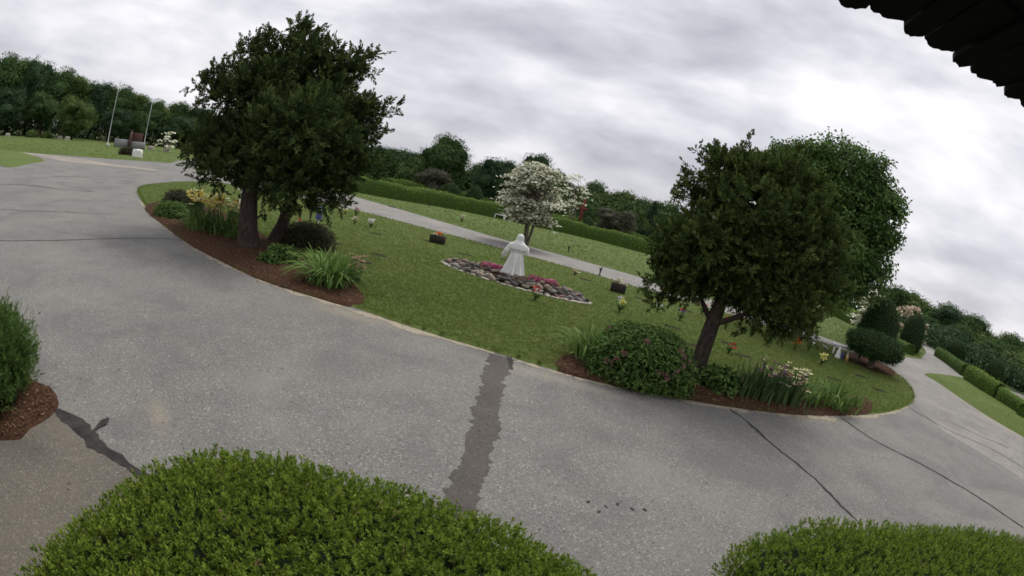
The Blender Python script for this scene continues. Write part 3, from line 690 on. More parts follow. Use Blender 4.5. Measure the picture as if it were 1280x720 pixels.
def wood(kind, top, wide=1.0, label='', group=None, cat='tree', dz=0.0):
    if kind not in PC: PC[kind] = o = PR[kind]()
    else: o = copy_tree(PC[kind])
    h = top[2] + dz
    o.location = (top[0], top[1], -dz); o.rotation_euler = (0, 0, rng.random() * 6.28); o.scale = (h * wide, h * wide, h)
    for k in ('label', 'group', 'category', 'kind'):
        if k in o: del o[k]
    return tag(o, label, cat, group)
g1 = 'trees of the wood behind the far left lawn'
for i, (t, k, wd) in enumerate([((-139.48, 55.18, 22.15), 'beech', 1.0), ((-134.85, 61.00, 21.50), 'oak', 1.1), ((-135.62, 68.64, 21.57), 'ash', 1.1), ((-130.80, 73.42, 21.81), 'beech', .9), ((-127.05, 79.73, 19.35), 'oak', 1.1), ((-122.63, 86.38, 17.82), 'ash', 1.3), ((-120.62, 92.49, 17.22), 'beech', 1.0), ((-114.92, 96.40, 16.11), 'oak', 1.1), ((-112.37, 102.36, 14.85), 'ash', 1.3), ((-105.47, 103.82, 13.14), 'oak', 1.1), ((-103.12, 108.93, 13.65), 'elm', 1.1), ((-98.92, 112.76, 13.41), 'oak', 1.1), ((-94.62, 116.39, 13.19), 'beech', 1.1), ((-89.19, 120.60, 12.94), 'oak', 1.1)]):
    wood(k, t, wd, 'tall dark tree in the wood behind the far left lawn', g1)
for i, (t, k, wd) in enumerate([((-122.27, 59.55, 12.04), 'beech', 1.3), ((-116.24, 70.59, 11.40), 'oak', 1.3), ((-101.69, 87.27, 9.07), 'beech', 1.3), ((-98.38, 93.90, 8.62), 'oak', 1.4), ((-90.09, 101.88, 9.05), 'beech', 1.4), ((-80.93, 101.74, 8.01), 'oak', 1.4), ((-125.47, 52.47, 12.64), 'oak', 1.3)]):
    wood(k, t, wd, 'lower dark tree at the edge of the wood behind the far left lawn', 'trees at the edge of the left wood')
wood('elm', (-102.74, 72.94, 10.71), 1.25, 'broad rounded green tree in front of the left wood, left of the flagpoles', None)
g2 = 'trees behind the clipped hedges'
for t, k, wd in [((-29.16, 90.41, 7.90), 'beech', 1.2), ((-25.72, 96.64, 8.17), 'beech', 1.2), ((-21.68, 95.57, 8.16), 'elm', 1.1), ((-32.45, 89.29, 6.18), 'beech', 1.2), ((-37.98, 92.51, 6.41), 'oak', 1.2), ((-10.29, 89.41, 7.76), 'oak', 1.1), ((-3.61, 99.93, 7.89), 'oak', 1.3), ((4.89, 99.88, 10.39), 'oak', 1.2), ((10.56, 97.43, 10.04), 'oak', 1.3), ((14.72, 94.86, 9.74), 'elm', 1.4), ((19.13, 92.03, 8.82), 'oak', 1.4), ((24.33, 92.87, 9.43), 'oak', 1.3), ((29.09, 91.49, 8.55), 'beech', 1.3), ((34.02, 89.77, 8.71), 'oak', 1.3), ((39.28, 87.60, 8.40), 'elm', 1.3), ((44.56, 85.03, 7.57), 'oak', 1.3), ((49.65, 82.17, 7.09), 'beech', 1.3)]:
    wood(k, t, wd, 'dark green tree in the row behind the clipped hedges', g2)
wood('oak', (-15.35, 82.59, 11.46), 1.05, 'tall broad crowned tree rising highest behind the clipped hedges')
wood('beech', (-5.75, 73.78, 8.65), 1.1, 'dark rounded tree just left of the flowering dogwood crown')
wood('beech', (-0.27, 92.00, 12.48), .8, 'dark round treetop showing above the flowering dogwood')
wood('copper', (-14.02, 70.62, 4.90), 1.35, 'brownish bushy tree behind the hedge in front of the tall oak')
wood('copper', (11.96, 68.97, 5.07), 1.5, 'grey brown bushy tree behind the hedge right of the red cross')
wood('pine', (18.42, 75.79, 7.65), 1.0, 'narrow dark conifer against the sky left of the leaning evergreen')
g3 = 'trees of the wood on the right'
for t, k, wd in [((70.48, 84.45, 5.95), 'oak', 1.5), ((73.67, 81.69, 6.85), 'beech', 1.5), ((76.02, 76.72, 7.29), 'oak', 1.5), ((77.86, 71.93, 7.63), 'elm', 1.5), ((79.57, 66.97, 7.41), 'oak', 1.5), ((80.81, 62.25, 7.12), 'beech', 1.5), ((80.08, 56.49, 6.75), 'oak', 1.5), ((79.91, 51.37, 6.34), 'elm', 1.5), ((79.56, 46.20, 6.03), 'oak', 1.5), ((80.03, 41.17, 5.56), 'oak', 1.5)]:
    wood(k, t, wd, 'dark green tree along the skyline of the wood on the right', g3, dz=4.0)
for t, k, wd in [((51.83, 52.82, 2.84), 'beech', 1.5), ((56.87, 50.42, 3.63), 'oak', 1.5), ((56.48, 44.66, 3.45), 'beech', 1.6), ((61.24, 45.00, 3.94), 'oak', 1.6), ((55.02, 36.45, 3.67), 'oak', 1.6), ((55.17, 32.45, 3.77), 'elm', 1.7), ((50.86, 42.06, 2.29), 'beech', 1.6), ((53.07, 28.00, 3.30), 'elm', 1.7), ((49.32, 34.17, 2.35), 'beech', 1.5)]:
    wood(k, t, wd, 'bushy tree in front of the wood on the right, behind the low hedges', 'nearer trees on the right', dz=2.0)

rng = np.random.default_rng(11)

# ------------------------------------------------------------------ clipped hedges and topiary
def dome(ax, ay, h, e=.55, nu=64, nv=18, wob=.04, pe=.8):
    """rounded clipped mass standing on the ground at the origin"""
    V, F = [], []; ph = rng.random(6) * 7
    for i in range(nv):
        f = (i / (nv - 1)) * PI / 2; c, s = math.cos(f) ** e, math.sin(f) ** e
        for j in range(nu):
            u = 2 * PI * j / nu; cu, su = math.cos(u), math.sin(u)
            k = 1 + wob * (math.sin(3 * u + ph[0] + 2 * f) + math.sin(5 * u + ph[1] - 3 * f) * .7 + math.sin(9 * u + ph[2] + 5 * f) * .4)
            V.append((ax * c * k * math.copysign(abs(cu) ** pe, cu), ay * c * k * math.copysign(abs(su) ** pe, su), h * s * (1 + wob * .6 * math.sin(4 * u + ph[3]) * c)))
    for i in range(nv - 1):
        for j in range(nu):
            k = (j + 1) % nu; F.append((i * nu + j, i * nu + k, (i + 1) * nu + k, (i + 1) * nu + j))
    return np.array(V), np.array(F)
def sprigs(V, F, n, per, L, W, depth=.03, lift=.35, keep=None):
    P, N = sample(V, F, n)
    if keep is not None:
        k = keep(P, N); P, N = P[k], N[k]; n = len(P)
    ax = unit(N + UPV * lift + rng.normal(size=(n, 3)) * .38); P = P - N * depth * .5 + N * (rng.random(n) ** 2 * depth * 1.6)[:, None]
    A = np.repeat(ax, per, 0); B = np.repeat(P, per, 0); m = n * per; t = rng.random(m)
    rad = unit(np.cross(A, rdir(m)))
    dirs = A * (.35 + .75 * t)[:, None] + rad * (1.0 - .55 * t)[:, None]
    V2, F2 = cards(B + A * (t * L * 1.3)[:, None], dirs, L * rng.uniform(.7, 1.15, m), W, unit(A + rng.normal(size=(m, 3)) * .3), .5, .1)
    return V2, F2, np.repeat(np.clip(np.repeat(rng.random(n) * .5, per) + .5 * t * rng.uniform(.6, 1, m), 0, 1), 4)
# yew hedges under the camera
def yew(loc, ax, ay, h, n, label, rz=0.0, e=.5, pe=.8):
    r = empty('yew_hedge', loc, rz)
    V, F = dome(ax, ay, h, e, 160, 48, .035, pe)
    cz = V.copy(); cz *= np.array([.96, .96, .95]); mesh('filler_core', cz, F, 'core_shade', r, smooth=True)  # solid filler under the sprigs, shade of the gaps put into its colour
    # uneven shear line
    V += (.032 * (np.sin(V[:, :1] * 7 + 1) * np.sin(V[:, 1:2] * 8 + V[:, 2:] * 6)) + .026 * np.sin(V[:, :1] * 23 + 3 * np.sin(V[:, 1:2] * 9)) * np.sin(V[:, 1:2] * 21 + V[:, 2:] * 14)) * [.6, .6, 1]
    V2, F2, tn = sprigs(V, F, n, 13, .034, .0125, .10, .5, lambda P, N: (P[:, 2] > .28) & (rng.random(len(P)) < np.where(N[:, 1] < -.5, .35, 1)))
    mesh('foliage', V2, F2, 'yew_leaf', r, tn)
    # dead brown bits caught in the cut face
    P, N = sample(V, F, 60); V2, F2, tn = clumps(P + N * .03, N, 9, .022, .035, .013); mesh('dead_leaves', V2, F2, 'petal_tan_flower', r, tn)
    # stray shoots standing above the cut
    P, N = sample(V, F, 520); k = N[:, 2] > .3; P, N = P[k], N[k]; m = len(P)
    V2, F2, tn = plumes(P, N * .3 + UPV, 16, .06, .15, .032, .011, .8, .012, .25)
    mesh('stray_shoots', V2, F2, 'yew_leaf', r, np.clip(tn + .15, 0, 1))
    return tag(r, label, 'hedge')
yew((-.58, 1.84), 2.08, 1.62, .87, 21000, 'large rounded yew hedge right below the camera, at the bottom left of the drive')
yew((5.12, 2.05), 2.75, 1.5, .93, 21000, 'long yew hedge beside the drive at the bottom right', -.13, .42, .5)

r = empty('roadside_shrub', (-5.95, 2.55))
V, F = dome(.72, .68, .78, .85, 48, 16, .14); V[:, 2] += .12
mesh('filler_core', V * [.9, .9, .93], F, 'core_shade', r, smooth=True)  # added filler body, dark colour standing in for shade between shoots
V2, F2, tn = sprigs(V, F, 2600, 14, .08, .013, .25, 1.2, lambda P, N: P[:, 2] > .22); mesh('foliage', V2, F2, 'shrub_leaf', r, tn)
P, N = sample(V, F, 1500); V2, F2, tn = plumes(P, N, 22, .16, .36, .085, .011, .9, .03, .25); mesh('stray_shoots', V2, F2, 'shrub_leaf', r, tn)
parts = [tube(limb_path((rng.normal() * .25, rng.normal() * .25, -.02), (rng.uniform(-.45, .45), rng.uniform(-.45, .45), .6), 5, .05), np.linspace(.022, .008, 5), 6) for _ in range(26)]
V, F = join(parts); mesh('stem', V, F, 'bark', r)
tag(r, 'feathery green shrub at the left edge, growing from bark mulch by the walkway', 'shrub')
o, bt, bT = poly_sheet('mulch_bed', smooth_line([(-4.86, 2.18), (-4.77, 2.63), (-4.79, 3.03), (-4.95, 3.29), (-5.32, 3.45), (-5.68, 3.35), (-7.0, 3.6), (-8.5, 2.2), (-7.0, 1.8)], .2, True), .05, 'mulch', .05); tag(o, kind='structure')
n = 1800; P, _ = sample(bt, bT, n); P[:, 2] += .015; D = rdir(n); D[:, 2] = np.abs(D[:, 2]) * .3
V, F = cards(P, D, rng.uniform(.03, .08, n), .02, np.tile([0, 0, 1.], (n, 1)) + rng.normal(size=(n, 3)) * .35); tag(mesh('bark_chips', V, F, 'mulch_chip', o, np.repeat(rng.random(n), 4)), kind='stuff')

def row_hedge(name, pts, width, h, label, mat='privet_leaf', dens=26, L_=.16, W_=.10, group=None, step=.6):
    l = smooth_line(pts, step); n = len(l); t = np.gradient(l, axis=0); t /= np.linalg.norm(t, axis=1, keepdims=True) + 1e-9; nr = np.stack([-t[:, 1], t[:, 0]], 1)
    o0 = l.mean(0); r = empty(name, o0); l = l - o0
    prof = [(-.5, 0), (-.52, .35), (-.5, .75), (-.40, .94), (-.2, 1.0), (.2, 1.0), (.40, .94), (.5, .75), (.52, .35), (.5, 0)]; m = len(prof)
    hh = h * (1 + .05 * np.sin(np.arange(n) * step * .8 + 1) + .03 * rng.normal(size=n)); ww = width * (1 + .06 * rng.normal(size=n))
    V = np.array([[l[i, 0] + nr[i, 0] * a * ww[i], l[i, 1] + nr[i, 1] * a * ww[i], z * hh[i]] for i in range(n) for a, z in prof])
    F = np.array([(i * m + j, (i + 1) * m + j, (i + 1) * m + j + 1, i * m + j + 1) for i in range(n - 1) for j in range(m - 1)])
    E0 = np.array([[0, j, m - 1 - j - 1 if False else m - 1 - j, m - 1 - j] for j in range(0)]).reshape(0, 4).astype(int)
    ends = np.array([(s + j, s + j + 1, s + m - 2 - j, s + m - 1 - j) for s in (0, (n - 1) * m) for j in range(m // 2 - 1)])
    F = np.concatenate([F, ends])
    a_, b_ = V[F[:-len(ends), 1]] - V[F[:-len(ends), 0]], V[F[:-len(ends), 3]] - V[F[:-len(ends), 0]]
    mesh('filler_core', V * [1, 1, .97], F, 'core_mid', r, smooth=True)
    area = np.linalg.norm(np.cross(a_, b_), axis=1).sum(); k = int(area * dens)
    P, N = sample(V, F, k); cen = np.array([0, 0, h * .4]); 
    N = N * np.sign((N * (P - np.array([0, 0, h * .5])))[:, 2:3] * 0 + 1)
    mm = len(P); Nn = unit(N * np.sign(rng.random((mm, 1)) * 0 + 1) + UPV * .35 + rng.normal(size=(mm, 3)) * .5)
    V2, F2 = cards(P + rng.normal(size=(mm, 3)) * .025, np.cross(Nn, rdir(mm)), L_ * rng.uniform(.7, 1.2, mm), W_, Nn)
    mesh('foliage', V2, F2, mat, r, np.repeat(np.clip(.25 + .45 * P[:, 2] / h + rng.normal(size=mm) * .18, 0, 1), 4))  # tint rises with height: lit top and shaded foot put into leaf colour
    return tag(r, label, 'hedge', group)
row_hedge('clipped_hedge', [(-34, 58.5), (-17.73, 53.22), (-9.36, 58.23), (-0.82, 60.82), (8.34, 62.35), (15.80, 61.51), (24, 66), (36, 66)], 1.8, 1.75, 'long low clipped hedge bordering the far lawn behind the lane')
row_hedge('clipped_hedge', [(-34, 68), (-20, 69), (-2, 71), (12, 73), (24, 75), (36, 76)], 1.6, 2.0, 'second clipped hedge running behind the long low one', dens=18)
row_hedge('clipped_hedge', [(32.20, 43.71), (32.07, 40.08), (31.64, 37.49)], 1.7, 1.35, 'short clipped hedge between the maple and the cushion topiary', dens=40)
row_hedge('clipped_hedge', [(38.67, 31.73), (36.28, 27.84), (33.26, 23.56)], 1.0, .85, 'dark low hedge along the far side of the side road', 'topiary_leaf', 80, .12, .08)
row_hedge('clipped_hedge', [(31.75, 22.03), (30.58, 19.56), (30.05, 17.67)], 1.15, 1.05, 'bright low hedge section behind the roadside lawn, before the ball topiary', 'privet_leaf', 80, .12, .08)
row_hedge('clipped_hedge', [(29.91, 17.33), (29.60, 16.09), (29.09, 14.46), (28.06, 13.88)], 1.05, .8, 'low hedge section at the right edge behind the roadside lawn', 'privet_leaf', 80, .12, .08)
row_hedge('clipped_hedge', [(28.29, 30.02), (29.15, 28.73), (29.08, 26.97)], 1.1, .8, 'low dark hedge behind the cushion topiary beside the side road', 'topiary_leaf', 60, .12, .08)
bl = (44.22, 54.26, -0.42); 
def topiary(name, loc, prof, label, n, trunk=0.0, fx=1.0, fy=1.0, L_=.085, W_=.045, rz=0.0, mat='topiary_leaf'):
    r = empty(name, loc, rz)
    V, F = lathe(prof, 40, fx, fy); k = 1 + .05 * np.sin(V[:, 0] * 3 + 1) * np.cos(V[:, 1] * 4) + .045 * np.sin(V[:, 2] * 5 + V[:, 0] * 4) + rng.normal(size=len(V)) * .012; V[:, :2] *= k[:, None]
    mesh('filler_core', V * [.97, .97, 1], F, 'core_shade', r, smooth=True)  # filler surface, painted dark as the shade behind the leaf cards
    P, N = sample(V, F, n); m = n; Nn = unit(N + UPV * .25 + rng.normal(size=(m, 3)) * .55)
    V2, F2 = cards(P + N * rng.normal(size=(m, 1)) * .05, unit(np.cross(Nn, rdir(m)) + N * .5), L_ * rng.uniform(.7, 1.3, m), W_, Nn)
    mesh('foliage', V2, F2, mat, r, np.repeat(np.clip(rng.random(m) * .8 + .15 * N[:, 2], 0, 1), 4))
    if trunk:
        V, F = tube([[0, 0, -.03], [.03, 0, .3], [-.02, .02, .7], [.0, 0, trunk]], [.17, .13, .12, .12], 10, .1); mesh('trunk', V, F, 'bark_pale', r, smooth=True)
        V, F = tube([[.10, -.05, -.03], [.16, -.06, .3], [.22, -.02, trunk]], [.10, .08, .07], 8, .1); mesh('trunk', V, F, 'bark_pale', r, smooth=True)
    return tag(r, label, 'topiary')

rng = np.random.default_rng(12)
topiary('cushion_topiary', (16.53, 17.77), [(.05, .72), (.5, .70), (.8, .62), (1.35, .66), (1.7, .92), (1.68, 1.22), (1.35, 1.48), (.7, 1.62), (.02, 1.66)], 'wide dark cushion topiary on pale trunks at the far tip of the island', 6500, .85, 1.0, .8)
topiary('cone_topiary', (20.4, 22.1), [(.05, .28), (.95, .25), (1.28, .7), (1.30, 1.3), (1.18, 2.0), (.92, 2.65), (.55, 3.15), (.2, 3.35), (.01, 3.4)], 'tall dome tipped clipped topiary rising behind the cushion topiary', 6500, .4)
topiary('cone_topiary', (31.0, 29.0), [(.05, .15), (.85, .12), (1.05, .6), (1.08, 1.4), (.92, 2.2), (.6, 2.75), (.2, 3.0), (.01, 3.02)], 'egg shaped topiary standing where the side road turns off', 4200, .3)
topiary('ball_topiary', (34.01, 21.06, 0.47)[:2], [(.05, .1), (.7, .1), (.98, .6), (1.0, 1.2), (.75, 1.8), (.4, 2.05), (.01, 2.1)], 'rounded topiary standing behind the bright low hedge at the right', 3600, .3, mat='topiary_leaf')
topiary('ball_topiary', (41.34, 31.54, 0.94)[:2], [(.05, .1), (.9, .1), (1.2, .6), (1.2, 1.2), (.9, 1.7), (.4, 2.0), (.01, 2.05)], 'dark rounded topiary behind the low hedge of the side road', 3200, .3)
topiary('ball_topiary', (-10.91, 67.12, 1.09)[:2], [(.05, .1), (1.1, .1), (1.6, .8), (1.6, 1.6), (1.1, 2.4), (.5, 2.8), (.01, 2.9)], 'rounded green shrub poking up behind the long clipped hedge', 2600, 0, L_=.16, W_=.1)
topiary('cone_topiary', (-7.46, 65.58, 1.39)[:2], [(.05, .1), (1.0, .1), (1.3, .8), (1.1, 1.9), (.6, 2.9), (.01, 3.4)], 'dark pointed shrub behind the long clipped hedge left of the dogwood', 2600, 0, L_=.16, W_=.1)
topiary('cone_topiary', (7.45, 63.56, 2.56)[:2], [(.05, .1), (1.5, .1), (1.5, .8), (1.1, 1.6), (.5, 2.3), (.01, 2.6)], 'green conical shrub behind the hedge under the red cross', 2600, 0, L_=.16, W_=.1)

# ------------------------------------------------------------------ plants in the beds
def strap_plant(name, loc, n, Lg, W, label, mat='strap_leaf', up=1.0, arch=1.0, spread=.12, cat='plant', z=.06):
    """clump of arching strap leaves"""
    r = empty(name, (loc[0], loc[1], z)); k = 7
    a = rng.random(n) * 2 * PI; ln = Lg * rng.uniform(.45, 1.12, n); lean = rng.uniform(.15, 1.0, n) * arch; a = a + rng.normal(size=n) * .1
    d = np.stack([np.cos(a), np.sin(a)], 1); o = d * (spread * np.sqrt(rng.random(n)))[:, None] + rng.normal(size=(n, 2)) * spread * .4
    t = np.linspace(0, 1, k)[None]
    hor = lean[:, None] * (t ** 1.7) * ln[:, None] * .8; ver = up * ln[:, None] * (t * 1.05 - lean[:, None] * .75 * t ** 2.6)
    C = np.concatenate([o[:, None, :] + d[:, None, :] * hor[..., None], np.maximum(ver, -.02)[..., None]], 2)
    s = np.stack([-np.sin(a), np.cos(a), np.zeros(n)], 1)[:, None, :] * (W * .5 * np.array([.8, 1, 1, .95, .8, .5, .06]))[None, :, None]
    V = np.stack([C - s, C + s], 2).reshape(n, k * 2, 3)
    V[:, ::2, 2] += W * .15
    b0 = (np.arange(n) * k * 2)[:, None]; j = np.arange(k - 1)[None] * 2
    F = np.stack([b0 + j, b0 + j + 1, b0 + j + 3, b0 + j + 2], 2).reshape(-1, 4)
    mesh('leaves', V.reshape(-1, 3), F, mat, r, np.repeat(rng.random(n), k * 2))
    return tag(r, label, cat) if label else r
def lilies(r, n, rad, h0, h1, mats, fl=.11, droop=.5, name='blossom', stem=True, cx=0, cy=0):
    """stems, each with a six petalled flower head"""
    sp = []
    for m_i, m_ in enumerate(mats):
        Vs = []; cnt = n // len(mats)
        for _ in range(cnt):
            a, q = rng.random() * 7, rad * math.sqrt(rng.random()); x, y = cx + q * math.cos(a), cy + q * math.sin(a); h = rng.uniform(h0, h1)
            p = np.array([x * 1.25, y * 1.25, h]); sp.append(tube([[x * .7, y * .7, 0], [x, y, h * .6], p], .006, 4, 0, False))
            ang = np.arange(6) * PI / 3 + rng.random(); D = np.stack([np.cos(ang), np.sin(ang), np.full(6, droop)], 1); tilt = rng.normal(size=3) * .35; D = D + tilt
            Vs.append(cards(np.tile(p, (6, 1)), D, fl * rng.uniform(.8, 1.1), fl * .5, np.tile([0, 0, 1.], (6, 1)) + rng.normal(size=(6, 3)) * .1, .6))
        V, F = join(Vs); mesh(name, V, F, m_, r, np.repeat(rng.random(len(V) // 4), 4))
    if stem:
        V, F = join(sp); mesh('stems', V, F, 'stem_green', r)
def bush(name, loc, ax, ay, h, n, per, Lf, Wf, mat, label, e=.7, z=.04, cr_=.07, wob=.09, core='core_shade', cat='shrub'):
    r = empty(name, (loc[0], loc[1], z))
    V, F = dome(ax, ay, h, e, 40, 14, wob)
    mesh('filler_core', V * [.86, .86, .88], F, core, r, smooth=True)  # filler inside the bush, its default dark tone painting shade between leaves
    P, N = sample(V, F, n)
    V2, F2, tn = clumps(P, N, per, cr_, Lf, Wf, .1); V2[:, 2] = np.maximum(V2[:, 2], .01); mesh('foliage', V2, F2, mat, r, tn)
    return tag(r, label, cat), V, F

# left bed
bush('low_shrub', (-14.97, 17.90), 1.0, .8, .75, 500, 9, .09, .045, 'shrub_leaf_dark', 'dark low shrub at the far left end of the island bed')
bush('low_shrub', (-13.62, 15.69), .7, .6, .5, 420, 9, .09, .05, 'shrub_leaf', 'small bright green shrub in front of the dark one in the left bed')
r = strap_plant('daylily', (-11.15, 14.75), 190, 1.05, .055, 'daylily clump with yellow blooms in the left bed', up=.9, arch=1.05, spread=.55, cat='flower')
lilies(r, 64, .6, .85, 1.3, ['petal_yellow', 'petal_pale_yellow'], .20)
r = strap_plant('daylily', (-10.16, 14.87), 180, 1.0, .05, 'daylily clump with golden blooms beside the thick trunk', up=.9, arch=1.05, spread=.55, cat='flower')
lilies(r, 44, .55, .8, 1.2, ['petal_yellow', 'petal_pale_yellow'], .16)
r = strap_plant('iris', (-10.86, 16.59), 70, .85, .04, 'iris clump with faded dusty flowers behind the daylilies', 'iris_leaf', 1.1, .35, .35, 'flower')
lilies(r, 20, .4, .75, 1.05, ['petal_dusty_pink', 'petal_cream', 'petal_tan_flower'], .11, .1)
strap_plant('iris', (-11.68, 15.05), 90, .7, .04, 'leafy green iris clump left of the yellow daylilies', 'iris_leaf', 1.1, .45, .4)
bush('hosta', (-6.75, 13.20), .42, .36, .34, 170, 5, .16, .085, 'shrub_leaf', 'small leafy hosta in front of the thin trunk', .8, .06, .07)
bush('barberry', (-7.39, 16.35), .95, .8, .75, 760, 9, .07, .035, 'shrub_leaf_dark', 'dark reddish shrub behind the big strap leaved clump')
strap_plant('daylily', (-4.60, 11.91), 300, 1.30, .050, 'large arching daylily clump without blooms in the left bed', up=.82, arch=1.25, spread=.42)
r = strap_plant('iris', (-4.31, 12.92), 40, .55, .03, 'withered brown flower clump beside the arching daylily', 'iris_leaf', 1.0, .6, .22, 'flower')
lilies(r, 26, .26, .3, .7, ['petal_tan_flower'], .12, .0)
bush('low_shrub', (-6.80, 12.59), .28, .25, .22, 90, 6, .12, .06, 'shrub_leaf', 'tiny leafy plant at the foot of the thick trunk', .8, .06, .05)

# right bed
strap_plant('daylily', (2.02, 10.67), 190, 1.0, .036, 'arching daylily clump left of the rhododendron', up=.95, arch=1.05, spread=.3)
r, V, F = bush('rhododendron', (3.10, 10.04), 1.02, .80, 1.05, 1300, 9, .12, .042, 'shrub_leaf', 'big rounded rhododendron with a few pink blooms beside the leaning trunk', .62, .05, .08, .07)
P, N = sample(V, F, 400); k = (N[:, 1] < .2) & (N[:, 2] < .75) & (P[:, 2] > .3); P, N = P[k][:20], N[k][:20]
Vs = [cards(np.tile(p + n_ * .07, (22, 1)), rdir(22) + n_ * .8, .085, .05) for p, n_ in zip(P, N)]
V, F = join(Vs); mesh('blossoms', V, F, 'petal_dusty_pink', r, np.repeat(rng.random(len(V) // 4), 4))
bush('hosta', (5.24, 10.48), .40, .36, .42, 240, 6, .15, .08, 'shrub_leaf', 'leafy hosta right of the leaning trunk', .75, .06, .08)
strap_plant('iris', (5.94, 10.36), 90, .85, .040, 'leafy iris clump with a few mauve flowers in the right bed', 'iris_leaf', 1.0, .75, .28)
r = strap_plant('iris', (6.47, 10.36), 110, .95, .040, 'iris clump with fading purple and yellow flowers', 'iris_leaf', 1.0, .75, .34, 'flower')
lilies(r, 28, .38, .55, .9, ['petal_purple', 'petal_pale_yellow', 'petal_dusty_pink'], .10, .3)
r = strap_plant('iris', (7.24, 10.38), 120, .98, .040, 'iris clump with many cream flowers in the right bed', 'iris_leaf', 1.0, .75, .36, 'flower')
lilies(r, 54, .46, .45, .9, ['petal_cream', 'petal_pale_yellow', 'petal_tan_flower'], .11, .3)
strap_plant('daylily', (8.16, 10.52), 90, .8, .036, 'narrow daylily clump between the cream irises and the last clump', up=.95, arch=.95, spread=.25)
strap_plant('daylily', (9.16, 10.67), 190, 1.0, .040, 'broad dark daylily clump at the right end of the bed', up=.95, arch=1.0, spread=.45)
strap_plant('daylily', (10.35, 11.09), 50, .55, .028, 'small loose grassy clump at the right tip of the bed', up=1.0, arch=.6, spread=.2)

# ------------------------------------------------------------------ statue and its stone bed
SB = (-0.11, 18.66); BA = math.atan2(-1.7, 5.4)
def bed_xy(u, v):
    c, s = math.cos(BA), math.sin(BA); return SB[0] + .12 + u * c - v * s, SB[1] - .1 + u * s + v * c
rg = empty('stone_bed', (SB[0] + .12, SB[1] - .1, .04), BA)
V, F = dome(2.75, .85, .30, 1.0, 48, 10, .03); mesh('soil', V, F, 'soil', rg, smooth=True)
stone_me = []
import bmesh
for i in range(7):
    bm = bmesh.new(); bmesh.ops.create_icosphere(bm, subdivisions=2, radius=1)
    for v in bm.verts:
        d = v.co.normalized(); kx = 1 + .22 * math.sin(3.1 * d.x + i * 1.7) * math.cos(2.3 * d.y + i) + .12 * math.sin(7 * d.z + 5 * d.x + i)
        v.co = Vector((max(-.82, min(.82, d.x * kx)), max(-.8, min(.8, d.y * kx)), max(-.68, min(.72, d.z * kx))))
    me = bpy.data.meshes.new('stone'); bm.to_mesh(me); bm.free()
    me.materials.append(MATS[['stone_grey', 'stone_tan', 'stone_dark', 'stone_pink', 'stone_grey', 'stone_tan', 'stone_dark'][i]]); stone_me.append(me)
pale_me = stone_me[0].copy(); pale_me.materials.clear(); pale_me.materials.append(MATS['stone_pale'])
pale2 = stone_me[3].copy(); pale2.materials.clear(); pale2.materials.append(MATS['stone_pale'])
for ring, (ru, rv, z0, cnt, s0, s1) in enumerate([(2.72, .92, .06, 58, .09, .19), (2.45, .75, .18, 46, .09, .18), (2.1, .52, .28, 30, .08, .15)]):
    for j in range(cnt):
        a = 2 * PI * (j + rng.uniform(-.25, .25)) / cnt
        if math.sin(a) > .35 and ring == 2: continue
        o = put('stone', stone_me[int(rng.integers(0, 7))], rg, (ru * math.cos(a) + rng.normal() * .05, rv * math.sin(a) + rng.normal() * .04, z0 + rng.normal() * .02))
        s = rng.uniform(s0, s1); o.scale = (s * rng.uniform(.9, 1.7), s * rng.uniform(.6, 1.1), s * rng.uniform(.4, .8)); o.rotation_euler = (rng.normal() * .3, rng.normal() * .3, rng.random() * .9 - .45)
for j in range(44):
    a = PI * .93 + 1.14 * PI * (j + rng.uniform(-.2, .2)) / 44
    o = put('edging_stone', (pale_me, pale2)[j % 2], rg, ((3.0 + rng.normal() * .05) * math.cos(a), (1.10 + rng.normal() * .05) * math.sin(a), .02)); s = rng.uniform(.07, .17)
    o.scale = (s * rng.uniform(.8, 1.6), s * rng.uniform(.5, .9), s * rng.uniform(.25, .45)); o.rotation_euler = (0, 0, a + PI / 2 + rng.normal() * .2)
tag(rg, 'boat shaped bed of stacked rough stones around the white statue', 'rock garden')
for i, (u, v, s, c, lab) in enumerate([(-1.15, .12, .42, 'petal_pink', 'pink flowers in the stone bed nearer its far left tip'), (-.75, -.02, .34, 'petal_magenta', 'pink flowers in the stone bed touching the left of the statue'), (.85, -.05, .40, 'petal_magenta', 'bright magenta flowers in the stone bed right of the statue'), (1.35, .15, .28, 'petal_pink', 'small pink flowers in the stone bed towards its right tip')]):
    x, y = bed_xy(u, v); r = empty('bedding_flowers', (x, y, .30))
    s *= .8; V, F = dome(s, s * .6, .14, .8, 20, 6, .08); P, N = sample(V, F, 90)
    V2, F2, tn = clumps(P, N, 5, .04, .07, .035); mesh('foliage', V2, F2, 'shrub_leaf', r, tn)
    P, N = sample(V, F, 150); P += N * .03; V2, F2, tn = clumps(P, N, 5, .022, .055, .045); mesh('blossoms', V2, F2, c, r, tn)
    tag(r, lab, 'flowers')

